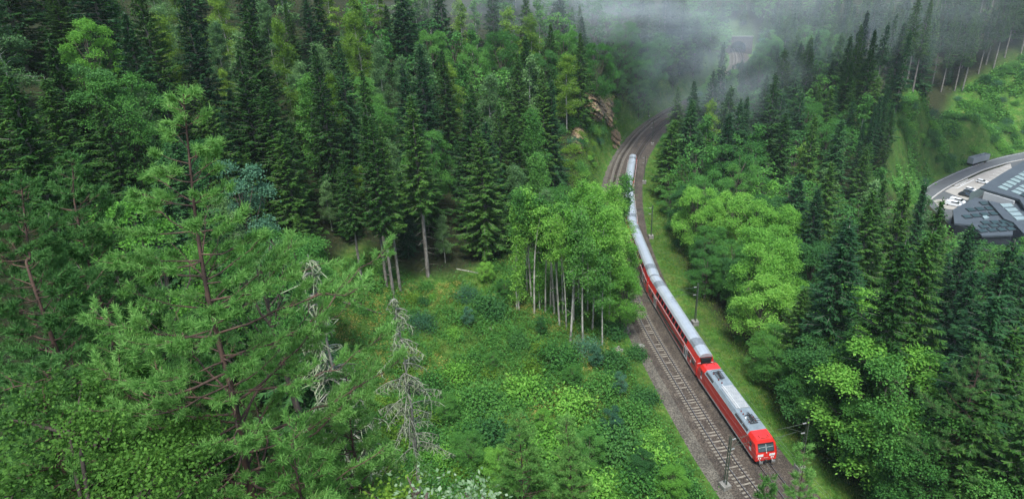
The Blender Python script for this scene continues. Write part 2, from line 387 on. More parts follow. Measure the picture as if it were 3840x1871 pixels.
def gen_broad(seed, H=20, R=6, base=.25, lobes=16, leaf=.32, ncl=420, per=34, clr=.66, slender=1.0, openness=.0):
    r = np.random.default_rng(seed); paths = []
    nz = 8; zt = np.linspace(0, H*.8, nz); bx = r.normal()*.5; by = r.normal()*.5
    tr = np.stack([bx*np.sin(zt/H*3), by*np.sin(zt/H*2.6), zt-.6*(zt == 0)], 1); paths.append((tr, .014*H*(1-zt/H*.95)+.02))
    cz_ = base*H+(H-base*H)*.5; hz = (H-base*H)*.5
    LC = []; LR = []
    for i in range(lobes):
        a = i*2.399+r.normal()*.4; v = (i+.5)/lobes*2-1; v = v*.85
        rad = math.sqrt(max(0, 1-v*v))*r.uniform(.55, .85)
        # egg: widest below the middle
        w = 1.1 if v < 0 else 1.0
        c = np.array([math.cos(a)*rad*R*w, math.sin(a)*rad*R*w, cz_+v*hz*.82]); LC.append(c); LR.append(r.uniform(.28, .46)*R*(1-.15*v))
        s = np.linspace(0, 1, 6); b0 = tr[min(nz-1, max(2, int((c[2]*.62)/H/.8*nz)))]
        paths.append((b0+(c-b0)*s[:, None]+np.array([0, 0, 1.])*(np.sin(s*3.14)*-.4)[:, None]+r.normal(size=(6, 3))*.12*s[:, None], np.linspace(.006*H, .03, 6)))
        for _ in range(3):
            e = c+rand_unit(1, r)[0]*LR[-1]*.85; paths.append((np.stack([c+(e-c)*k for k in (0, .5, 1)])+r.normal(size=(3, 3))*.08, [.045, .03, .012]))
    LC = np.array(LC); LR = np.array(LR)
    li = r.integers(0, lobes, ncl); d = rand_unit(ncl, r); d[:, 2] = np.where(d[:, 2] < -.25, -d[:, 2], d[:, 2])
    out = unit(LC[li]-np.array([0, 0, cz_])); d = unit(d+out*.5)
    sq = np.array([1, 1, .95]); cc = LC[li]+d*LR[li][:, None]*sq*r.uniform(.72, 1.08, ncl)[:, None]
    if openness: keep = vnoise(cc[:, 0]*.6+cc[:, 2]*.5, cc[:, 1]*.6-cc[:, 2]*.4, seed) > openness; cc = cc[keep]; d = d[keep]
    n = len(cc)
    pl = r.normal(size=(n, per, 3))*clr*np.array([.52, .52, .36]); pos = (cc[:, None]+pl).reshape(-1, 3)
    pos[:, 2] -= (pl[:, :, :2]**2).sum(-1).ravel()*.4                    # each spray arches down at its rim
    up = np.repeat(unit(d*.55+np.array([0, 0, .75])), per, 0)
    dirs = unit(pl.reshape(-1, 3)*np.array([1, 1, .2])+r.normal(size=(n*per, 3))*.25); dirs[:, 2] -= .25
    nn = up+r.normal(size=(n*per, 3))*.7
    V, F = leaf_quads(pos, dirs, nn, leaf*r.uniform(.7, 1.4, n*per), leaf*.72*r.uniform(.7, 1.3, n*per))
    V = V*np.array([slender, slender, 1])
    return (V, F), tubes_mesh(paths, 6)

def gen_birch(seed, H=22, R=2.2, base=.45, leaf=.22, ncl=260, per=22, lean=0., hang=.8):
    """slender stem, short limbs all the way, airy crown with hanging sprays"""
    r = np.random.default_rng(seed); zt = np.linspace(0, H, 12); a = r.uniform(0, 6.28)
    lx = lean*H*(zt/H)**1.4+.35*np.sin(zt/H*5+a)*zt/H; ly = .3*np.sin(zt/H*4+a*2)*zt/H
    tr = np.stack([lx, ly, zt-.5*(zt == 0)], 1); paths = [(tr, .0068*H*(1-zt/H)**.7+.02)]
    cc = []
    nb = int(ncl/9)
    for i in range(nb):
        t = base+(1-base)*((i+.5)/nb); z = t*H; az = r.uniform(0, 6.28); L = R*(1.15-((t-base)/(1-base))**1.8*.85)*r.uniform(.5, 1.1)
        p0 = np.array([np.interp(z, zt, lx), np.interp(z, zt, ly), z]); s = np.linspace(0, 1, 5)
        p = p0+np.stack([np.cos(az)*L*s, np.sin(az)*L*s, L*(.9*s-.75*s**2*hang)], 1); paths.append((p, np.linspace(.035, .008, 5)))
        k = 9; ss = r.uniform(.3, 1.05, k); q = np.stack([np.interp(ss, s, p[:, j]) for j in range(3)], 1); cc.append(q+r.normal(size=(k, 3))*.25)
    for z in np.arange(.15*H, base*H, .8):
        if r.random() < .45:
            az = r.uniform(0, 6.28); L = r.uniform(.4, 1.3); p0 = np.array([np.interp(z, zt, lx), np.interp(z, zt, ly), z])
            paths.append((p0+np.array([[0, 0, 0], [math.cos(az)*L*.5, math.sin(az)*L*.5, .25*L], [math.cos(az)*L, math.sin(az)*L, .3*L]]), [.022, .015, .006]))
            if r.random() < .5: cc.append(p0[None]+np.array([[math.cos(az)*L, math.sin(az)*L, .2*L]]))
    cc = np.vstack(cc); n = len(cc)
    pl = r.normal(size=(n, per, 3))*np.array([.42, .42, .34]); pos = (cc[:, None]+pl).reshape(-1, 3); pos[:, 2] -= .2
    d = r.normal(size=(n*per, 3))*.7+np.array([0, 0, -.6]); nn = r.normal(size=(n*per, 3))*.6+np.array([0, 0, .8])
    V, F = leaf_quads(pos, d, nn, leaf*r.uniform(.7, 1.3, n*per), leaf*.7*r.uniform(.7, 1.3, n*per))
    return (V, F), tubes_mesh(paths, 6)

def gen_bush(seed, R=1.5, H=1.8, leaf=.2, ncl=60, per=26):
    r = np.random.default_rng(seed); d = rand_unit(ncl, r); d[:, 2] = np.abs(d[:, 2])
    lump = r.uniform(.65, 1.1, ncl)[:, None]; cc = d*np.array([R, R, H])*lump
    pl = r.normal(size=(ncl, per, 3))*np.array([.34, .34, .2])*R*.62; pos = (cc[:, None]+pl).reshape(-1, 3); pos[:, 2] = np.maximum(pos[:, 2], .02)
    up = np.repeat(unit(d+np.array([0, 0, .6])), per, 0)+r.normal(size=(ncl*per, 3))*.5
    dirs = unit(pl.reshape(-1, 3)+r.normal(size=(ncl*per, 3))*.3)
    V, F = leaf_quads(pos, dirs, up, leaf*r.uniform(.7, 1.4, ncl*per), leaf*.7*r.uniform(.7, 1.3, ncl*per))
    paths = [(np.array([[0, 0, -.2], c*.5, c*.95]), [.04, .025, .01]) for c in cc[::6]]
    return (V, F), tubes_mesh(paths, 4)

def gen_pine(seed, trunk, tr0=.2, zlow=.2, R=3.6, whorl=.42, per=5, tuft=.15, needles=22, nw=.011, big=None, density=1.0):
    """Scots pine: trunk polyline (kx3), tiers of crooked limbs, twigs and needle tufts on their ends"""
    r = np.random.default_rng(seed); T = np.asarray(trunk, float); H0 = T[0, 2]; H1 = T[-1, 2]; Ht = H1-H0
    rr = tr0*(1-(T[:, 2]-H0)/Ht*.93)
    paths = [(T, rr)]; tips = []; tdir = []
    ax = lambda z: np.array([np.interp(z, T[:, 2], T[:, 0]), np.interp(z, T[:, 2], T[:, 1]), z])
    def limb(p0, az, L, rad, rise, level):
        k = max(4, int(L/.35)+2); s = np.linspace(0, 1, k); wob = np.cumsum(r.normal(size=k)*.13)*.5
        p = p0+np.stack([np.cos(az+wob)*L*s, np.sin(az+wob)*L*s, L*(rise*s+.22*s**2.5)+np.cumsum(r.normal(size=k)*.02)], 1)
        paths.append((p, rad*.5*(1-s*.85)+.003))
        m = int(L*5.2*density); 
        for ss in np.sort(r.uniform(.28, 1, m)):
            q = np.array([np.interp(ss, s, p[:, j]) for j in range(3)]); sg = r.choice([-1, 1]); a2 = az+sg*r.uniform(.4, 1.1); l2 = (.32+.55*(1-ss))*min(1, .35+L*.3)*r.uniform(.6, 1.3)
            e = q+np.array([math.cos(a2)*l2, math.sin(a2)*l2, l2*r.uniform(.1, .6)]); mid = (q+e)/2+r.normal(size=3)*.03; mid[2] -= .03*l2
            paths.append((np.array([q, mid, e]), [.009, .006, .004]))
            nt = 4+int(l2*8)
            for f in r.uniform(.35, 1, nt):
                b = q+(e-q)*f; dd = unit((e-q)*.8+r.normal(size=3)*.35*l2+np.array([0, 0, .45*l2])); tips.append(b+dd*.04); tdir.append(dd)
            tips.append(e); tdir.append(unit(e-q+np.array([0, 0, .3])))
        tips.append(p[-1]); tdir.append(unit(p[-1]-p[-2]))
    z = H1-.25; n_ = 0
    while z > H0+zlow*Ht:
        t = (H1-z)/Ht; L0 = R*min(1, (t/.42)**.85)*(.9+.1*math.sin(n_*1.7)); k = per if t < .6 else per-1
        a0 = r.uniform(0, 6.28)
        for i in range(k):
            az = a0+6.283*i/k+r.normal()*.35; L = max(.25, L0*r.uniform(.55, 1.15))
            if big is None or r.random() < .93: limb(ax(z+r.normal()*.08), az, L, .012+.016*L, r.uniform(.05, .3)+.5*max(0, .25-t)*2, 0)
        z -= whorl*r.uniform(.75, 1.3)*(1+t*.7); n_ += 1
    if big:
        for (zb, az, L, rad, rise) in big: limb(ax(zb), az, L, rad, rise, 0)
    for _ in range(8): tips.append(ax(H1)+r.normal(size=3)*.05); tdir.append(unit(np.array([0, 0, 1.])+r.normal(size=3)*.4))
    tips = np.array(tips); tdir = np.array(tdir); n = len(tips)
    # needle brush: leaf-shaped sprays leaning forward along each shoot
    sh = r.uniform(-1.0, .5, (n, needles)); base = tips[:, None]+tdir[:, None]*sh[..., None]*tuft
    dv = unit(tdir[:, None]*.8+rand_unit(n*needles, r).reshape(n, needles, 3)*.8)
    base = base.reshape(-1, 3); dv = dv.reshape(-1, 3); S = unit(np.cross(dv, r.normal(size=dv.shape)))*nw*.5
    L = (tuft*r.uniform(.55, 1.1, len(base)))[:, None]
    V = np.stack([base-S*.6, base+S*.6, base+dv*L+S*.25, base+dv*L-S*.25], 1).reshape(-1, 3); F = np.arange(len(V)).reshape(-1, 4)
    # island per tuft: share one root quad is not needed; colour varies by needle
    return (V, F), tubes_mesh(paths, 5), n
# ------------------------------------------------------------------ the ground
def mat_ground():
    m, n, l, b = newmat('ground')
    t1 = noise(n, l, .09, 5, kind='World'); t2 = noise(n, l, 1.3, 5, kind='World'); t3 = noise(n, l, .35, 4, kind='World')
    at = n.new('ShaderNodeAttribute'); at.attribute_name = 'zone'
    forest = ramp(n, l, t2.outputs[0], [(.3, (.014, .022, .009)), (.55, (.03, .034, .014)), (.8, (.06, .046, .022))])
    grass = ramp(n, l, t3.outputs[0], [(.25, (.045, .12, .02)), (.5, (.07, .16, .025)), (.72, (.14, .18, .045)), (.9, (.20, .14, .05))])
    g2 = ramp(n, l, t2.outputs[0], [(.3, (.5, .55, .5)), (.7, (1.15, 1.15, 1.1))])
    mu = n.new('ShaderNodeMix'); mu.data_type = 'RGBA'; mu.blend_type = 'MULTIPLY'; mu.inputs[0].default_value = 1
    l.new(grass.outputs[0], mu.inputs[6]); l.new(g2.outputs[0], mu.inputs[7])
    mx = n.new('ShaderNodeMix'); mx.data_type = 'RGBA'; l.new(at.outputs['Fac'], mx.inputs[0]); l.new(forest.outputs[0], mx.inputs[6]); l.new(mu.outputs[2], mx.inputs[7])
    l.new(mx.outputs[2], b.inputs['Base Color']); b.inputs['Roughness'].default_value = .95; b.inputs['Specular IOR Level'].default_value = .1
    q = n.new('ShaderNodeBump'); q.inputs['Strength'].default_value = 1; q.inputs['Distance'].default_value = .4; l.new(t2.outputs[0], q.inputs['Height']); l.new(q.outputs[0], b.inputs['Normal'])
    return m
M['ground'] = mat_ground()
def axis(segs):
    out = []
    for a, b, s in segs: out += list(np.arange(a, b, s))
    out.append(segs[-1][1]); return np.array(out)
# zones in plan (world metres)
def plan(pts, z=0.): return np.array([on_z(dx, dy, z)[:2] for dx, dy in pts])
def gplan(pts): return np.array([on_ground(dx, dy)[:2] for dx, dy in pts])
CLEAR = np.array([(-30,112),(-20,107),(-8,112),(2,122),(10,118),(14,104),(18.5,96),(20,86),(21,76),(22,64),(24,50),(22,30),(0,36),(-12,50),(-24,62),(-31,78),(-38,96)], float)
FIELD = gplan([(2240,470),(2262,400),(2262,262),(2300,240),(2420,232),(2500,180),(2576,140),(2640,130),(2640,380),(2576,384),(2480,398),(2400,432),(2340,470),(2290,520)])
def build_ground():
    xs = axis([(-900, -280, 40), (-280, -90, 6), (-90, 130, 1.6), (130, 330, 3.5), (330, 900, 30)])
    ys = axis([(-300, -40, 20), (-40, 20, 3), (20, 150, 1.6), (150, 300, 2.6), (300, 480, 6), (480, 1200, 40)])
    X, Y = np.meshgrid(xs, ys); Z = gh(X.ravel(), Y.ravel()).reshape(X.shape)
    far = sstep(420, 900, np.hypot(X-60, Y-150)); Z = Z*(1-far) + 190*far + 25*(vnoise(X/120, Y/120, 9))*far
    ny, nx = X.shape; V = np.stack([X, Y, Z], -1).reshape(-1, 3)
    i = (np.arange(ny-1)[:, None]*nx+np.arange(nx-1)[None]).ravel(); F = np.stack([i, i+1, i+nx+1, i+nx], 1)
    me = mesh_np('ground', V, F, mats=[M['ground']], smooth=True)
    d, side = polydist(V[:, 0], V[:, 1], MIDC)
    z = np.zeros(len(V))
    for P, soft in ((CLEAR, 4), (FIELD, 5)):
        dd, _ = polydist(V[:, 0], V[:, 1], np.vstack([P, P[:1]])); ins = inpoly(V[:, 0], V[:, 1], P); z = np.maximum(z, np.where(ins, 1, 1-sstep(0, soft, dd)))
    z = np.maximum(z, 1-sstep(9, 14, d))
    z *= .55+.6*vnoise(V[:, 0]/4, V[:, 1]/4, 11)
    a = me.attributes.new('zone', 'FLOAT', 'POINT'); a.data.foreach_set('value', z.astype(np.float32))
    tag(link('ground', me), kind='structure')
build_ground()

# ------------------------------------------------------------------ ballast, rails, sleepers
def strip(name, C, offs, zs, mat, **kw):
    """sheet swept along the polyline C with cross-section (offset, height)"""
    T = np.gradient(C[:, :2], axis=0); T /= np.linalg.norm(T, axis=1)[:, None]; Nn = np.stack([-T[:, 1], T[:, 0]], 1)
    k = len(offs); V = np.zeros((len(C), k, 3))
    for j, (o, z) in enumerate(zip(offs, zs)): V[:, j, :2] = C[:, :2]+Nn*o; V[:, j, 2] = z
    i = (np.arange(len(C)-1)[:, None]*k+np.arange(k-1)[None]).ravel()
    F = np.stack([i, i+k, i+k+1, i+1], 1)
    return V.reshape(-1, 3), F
def mat_ballast(name, c1, c2, c3):
    m, n, l, b = newmat(name)
    v = n.new('ShaderNodeTexVoronoi'); v.inputs['Scale'].default_value = 7; g = n.new('ShaderNodeNewGeometry'); l.new(g.outputs['Position'], v.inputs['Vector'])
    t = noise(n, l, .5, 5, kind='World'); 
    a = n.new('ShaderNodeMath'); a.operation = 'MULTIPLY_ADD'; sp = n.new('ShaderNodeSeparateColor'); l.new(v.outputs['Color'], sp.inputs[0]); l.new(sp.outputs[0], a.inputs[0]); a.inputs[1].default_value = .55
    s2 = n.new('ShaderNodeMath'); s2.operation = 'SUBTRACT'; l.new(t.outputs[0], s2.inputs[0]); s2.inputs[1].default_value = .27; l.new(s2.outputs[0], a.inputs[2])
    r = ramp(n, l, a.outputs[0], [(.1, c1), (.5, c2), (.9, c3)]); l.new(r.outputs[0], b.inputs['Base Color']); b.inputs['Roughness'].default_value = .9
    q = n.new('ShaderNodeBump'); q.inputs['Strength'].default_value = .8; q.inputs['Distance'].default_value = .06; l.new(v.outputs['Distance'], q.inputs['Height']); l.new(q.outputs[0], b.inputs['Normal'])
    return m
M['ballast'] = mat_ballast('track_ballast', (.020, .015, .011), (.052, .039, .028), (.125, .10, .073))
M['gravel'] = mat_ballast('side_gravel', (.030, .025, .019), (.078, .067, .050), (.17, .15, .115))
M['rail'] = plain('worn_rail', (.10, .075, .06), .5, .6)
M['rail_top'] = plain('polished_rail_head', (.20, .20, .20), .35, .6)
M['concrete_sleeper'] = plain('concrete_sleeper', (.20, .175, .135), .9, var=.3, scale=1.1)
M['dark_sleeper'] = plain('oiled_sleeper', (.06, .048, .04), .85, var=.3)
M['concrete'] = plain('weathered_concrete', (.20, .19, .165), .9, var=.3)
def ballast_obj():
    V, F = strip('b', MIDF, [-6.2, -4.6, -3.2, -.9, 0, .9, 3.3, 4.5], [-.66, -.45, -.2, -.2, -.3, -.2, -.2, -.4], None)
    o = link('track_ballast', mesh_np('track_ballast', V, F, mats=[M['ballast']])); tag(o, kind='structure')
    V, F = strip('b', MIDF, [4.5, 5.6, 6.6], [-.404, -.5, -.66], None)
    o = link('gravel_path', mesh_np('gravel_path', V, F, mats=[M['gravel']])); tag(o, kind='structure')
ballast_obj()
def rail_mesh(C, off):
    w = .036; V, F = strip('r', C, [off+w, off+w, off-w, off-w], [-.17, 0, 0, -.17], None)
    k = 4; F = F.reshape(-1, 4); mi = np.tile([0, 1, 0], len(C)-1)
    # foot
    V2, F2 = strip('r', C, [off+.075, off+.05, off-.05, off-.075], [-.168, -.13, -.13, -.168], None)
    return mesh_np('rail', np.vstack([V, V2]), np.vstack([F, F2+len(V)]), mats=[M['rail'], M['rail_top']], qi=np.r_[mi, np.zeros(len(F2))])
def track(C, mat, label, cat='railway track'):
    i0 = 0; root = empty('railway_track', (float(C[40][0]), float(C[40][1]), -.2), 0, label, cat, 'parallel railway tracks')
    inv = -np.array(root.location)
    for off in (.7175+.036, -.7175-.036):
        me = rail_mesh(C, off); o = link('rail', me, root); o.location = inv
    S = resample(C, .6)
    T = np.gradient(S, axis=0)
    mb = MB()
    for sx in (-1, 1):
        mb.prism([(-.13, sx*1.3), (.13, sx*1.3), (.13, sx*.45), (-.13, sx*.45)], -.34, [-.185, -.185, -.155, -.155] if sx < 0 else [-.185, -.185, -.155, -.155])
    mb.prism([(-.12, -.45), (.12, -.45), (.12, .45), (-.12, .45)], -.34, -.20)
    base = mb.build('sleeper', mat, root); me = base.data; COL.objects.unlink(base); bpy.data.objects.remove(base)
    px, py, pz = project(np.column_stack([S, np.zeros(len(S))]))
    vis = [i for i in range(len(S)) if 0 <= px[i] <= 2620 and -20 <= py[i] <= 1290 and pz[i] > 5]
    vis.sort(key=lambda i: pz[i]); keep = vis[:100]
    rest = [i for i in range(len(S)) if i not in set(keep)]
    for i in keep:
        o = link('sleeper', me, root); o.location = Vector((S[i][0], S[i][1], random.uniform(-.01, .01)))+Vector(inv); o.rotation_euler[2] = math.atan2(T[i][1], T[i][0])+random.gauss(0, .012)
    v = np.array([q.co[:] for q in me.vertices]); f = [tuple(p.vertices) for p in me.polygons]; V = []; F = []
    for i in rest:
        a = math.atan2(T[i][1], T[i][0]); c, s = math.cos(a), math.sin(a); n0 = len(V)*len(v)
        V.append(np.column_stack([v[:, 0]*c-v[:, 1]*s+S[i][0], v[:, 0]*s+v[:, 1]*c+S[i][1], v[:, 2]])); F += [tuple(k+n0 for k in q) for q in f]
    me2 = bpy.data.meshes.new('sleepers'); me2.from_pydata(np.vstack(V).tolist(), [], F); me2.materials.append(mat)
    o = link('sleepers', me2, root); o.location = inv; o['kind'] = 'stuff'
    return root
track(TL, M['concrete_sleeper'], 'empty left-hand railway track on pale concrete sleepers')
track(TR, M['dark_sleeper'], 'right-hand railway track under the red train, on dark sleepers')

# ------------------------------------------------------------------ train
M['red'] = plain('train_red', (.62, .025, .018), .32, var=.05, scale=.6, coat=.3)
M['red_roof'] = plain('faded_red_roof', (.62, .06, .05), .4, var=.1, scale=1)
M['roof_grey'] = plain('roof_silver_grey', (.42, .45, .47), .28, .3, var=.1, scale=.7)
M['roof_panel'] = plain('roof_panel_grey', (.23, .25, .26), .4, .3, var=.2, scale=2)
M['loco_grey'] = plain('loco_roof_grey', (.21, .25, .27), .42, .1, var=.18, scale=1.2)
M['loco_light'] = plain('loco_hatch_grey', (.34, .35, .345), .5, .1, var=.15, scale=2)
M['white'] = plain('white_paint', (.78, .78, .76), .4, var=.03)
M['black'] = plain('black_rubber', (.012, .012, .013), .7)
M['glass'] = plain('dark_glass', (.012, .017, .02), .06, spec=.8)
M['cabglass'] = plain('cab_glass', (.05, .075, .085), .08, spec=.8)
M['skirt'] = plain('skirt_grey', (.36, .38, .36), .6, var=.15)
M['under'] = plain('underframe', (.035, .032, .03), .85, var=.3)
M['metal'] = plain('galvanised_steel', (.33, .34, .33), .5, .5, var=.2)
M['brown'] = plain('porcelain_brown', (.16, .04, .03), .25)
M['lamp'] = plain('lamp_lens', (.75, .75, .7), .15)

HALF = [(1.40, .45), (1.42, 1.2), (1.42, 2.74), (1.36, 3.02), (1.13, 4.02), (.88, 4.36), (.46, 4.57), (0, 4.63)]
def slope(z):      # half width of a coach side at height z
    a = sorted(HALF, key=lambda p: p[1]); return float(np.interp(z, [p[1] for p in a], [p[0] for p in a]))
def coach(root, L=26.4):
    h = L/2
    def section(x, pts, close=True): return [(x, y, z) for y, z in pts]
    side = [(-1.40,.45),(-1.42,1.2),(-1.42,2.74),(-1.36,3.02),(-1.13,4.02)]
    red = side+[(-y, z) for y, z in reversed(side)]
    def shr(pts, k, dz=0): return [(y*k, min(z, 4.02)-dz) for y, z in pts]
    mb = MB(); mb.loft([section(-h, shr(red, .97, .0)), section(-h+.35, red), section(h-.35, red), section(h, shr(red, .97, 0))])
    mb.build('body', M['red'], root)
    top = [(-1.15,4.0),(-.89,4.37),(-.46,4.58),(0,4.64),(.46,4.58),(.89,4.37),(1.15,4.0)]
    mb = MB(); mb.loft([section(-h-.05, [(y*.96, z-.07) for y, z in top]), section(-h+.5, top), section(h-.5, top), section(h+.05, [(y*.96, z-.07) for y, z in top])])
    mb.build('roof', M['roof_grey'], root)
    for s in (-1, 1):        # ribbed air-conditioning panels and a dark seam
        mb = MB(); x0 = s*(h-3.4)
        V = [(y*1.0, z+.02) for y, z in top]
        mb.loft([section(x0-1.0, V), section(x0+1.0, V)])
        for q in range(7): mb.box((x0-.85+q*.28, -.66, 4.50), (.07, .5, .05)); mb.box((x0-.85+q*.28, .66, 4.50), (.07, .5, .05))
        mb.build('roof_vent', M['roof_panel'], root)
    # windows of the upper deck lie in the sloping side
    n = 11; span = L-9.6; w = span/n
    for sd_ in (-1, 1):
        for k in range(n):
            xa = -span/2+k*w+.13; xb = xa+w-.26
            ang = [(slope(z)+.012, z) for z in (3.06, 3.90)]
            mb = MB(); mb.loft([[(xa, sd_*y, z) for y, z in ang], [(xb, sd_*y, z) for y, z in ang]], cap=False, closed=False)
            mb.build('upper_window', M['glass'], root)
        # one strip of dark glazing for the lower deck
        mb = MB(); mb.box((0, sd_*1.425, 1.32), (span-2.2, .02, .85)); mb.build('lower_window', M['glass'], root)
        for s in (-1, 1):
            for q in (0, 1):
                mb = MB(); mb.box((s*(h-1.5-q*2.0), sd_*1.423, 2.02), (1.35, .02, .8)); mb.build('end_window', M['glass'], root)
            xd = s*(span/2-.05)
            mb = MB(); mb.box((xd, sd_*1.432, 1.50), (1.5, .03, 2.0)); d_ = mb.build('door', M['white'], root)
            for q in (-.36, .36):
                mb = MB(); mb.box((xd+q, sd_*1.45, 1.62), (.4, .012, 1.45)); mb.build('door_pane', M['glass'], d_)
        mb = MB(); mb.box((0, sd_*1.43, 2.80), (L-.9, .025, .10)); mb.build('stripe', M['white'], root)
        mb = MB(); mb.box((0, sd_*1.385, .42), (L-.8, .05, .16)); mb.box((0, sd_*1.34, .33), (13, .05, .2)); mb.build('sill_strip', M['skirt'], root)
        mb = MB(); mb.box((h-2.5, sd_*1.432, 1.42), (.42, .012, .42)); mb.build('side_plate', M['white'], root)
    for s in (-1, 1):
        mb = MB(); mb.box((s*(h+.16), 0, 2.35), (.36, 1.5, 2.5)); mb.box((s*(h+.1), 0, 3.72), (.3, 1.9, .14)); mb.build('gangway', M['black'], root)
        mb = MB(); mb.box((s*(h-.0), 0, 2.80), (.03, 2.55, .09)); mb.build('end_stripe', M['white'], root)
        mb = MB()
        for xx in (-1.25, 1.25):
            for yy in (-.75, .75): mb.tube([(s*(h-3.6)+xx, yy-.06, .46), (s*(h-3.6)+xx, yy+.06, .46)], .45, 16)
        for yy in (-1, 1): mb.box((s*(h-3.6), yy, .55), (3.4, .16, .28))
        mb.box((s*(h-3.6), 0, .62), (1.2, 2.0, .2)); mb.build('bogie', M['under'], root)
    mb = MB(); mb.box((0, 0, .38), (L-9.2, 2.5, .3)); mb.build('underframe', M['under'], root)
ROOFJ = [(2367,579.4),(2355.6,680.7),(2371,828),(2460,1031),(2653.7,1324.9)]
def track_at(C, dist_from, target):      # point on C at chord distance from a start point
    pass
TRL = resample(TR[:, :2], .1)
def chord(p, L, direction):
    """next point along the track centre line at straight distance L from p"""
    i = int(np.argmin(np.hypot(*(TRL-p).T))); j = i
    while 0 <= j+direction < len(TRL) and np.hypot(*(TRL[j]-p)) < L: j += direction
    return TRL[j]
TRAIN = 'red double-deck train on the right-hand track'
front_px = np.array([32.4, 63.25])
i = int(np.argmin(np.hypot(*(TRL-front_px[:2]).T))); a = TRL[i]; b = chord(a, 18.9, 1)
COACH_LABELS = ['double-deck coach directly behind the locomotive, red sides and silver roof', 'second double-deck coach from the locomotive, partly behind the leafy birch crowns',
                'third double-deck coach from the locomotive, bright sheen along its roof', 'last double-deck coach at the far end of the train, grey roof']
loco_ab = (a.copy(), b.copy()); p = b
protos = None
for k, lab in enumerate(COACH_LABELS):
    q = chord(p, 26.8, 1); c = (p+q)/2; d = p-q
    root = empty('passenger_coach', (c[0], c[1], 0), math.atan2(d[1], d[0]), lab, 'train coach', 'coaches of the red train')
    if protos is None: coach(root); protos = root
    else:
        for ch in protos.children:
            o = ch.copy(); COL.objects.link(o); o.parent = root
            for g in ch.children: o2 = g.copy(); COL.objects.link(o2); o2.parent = o
    p = q

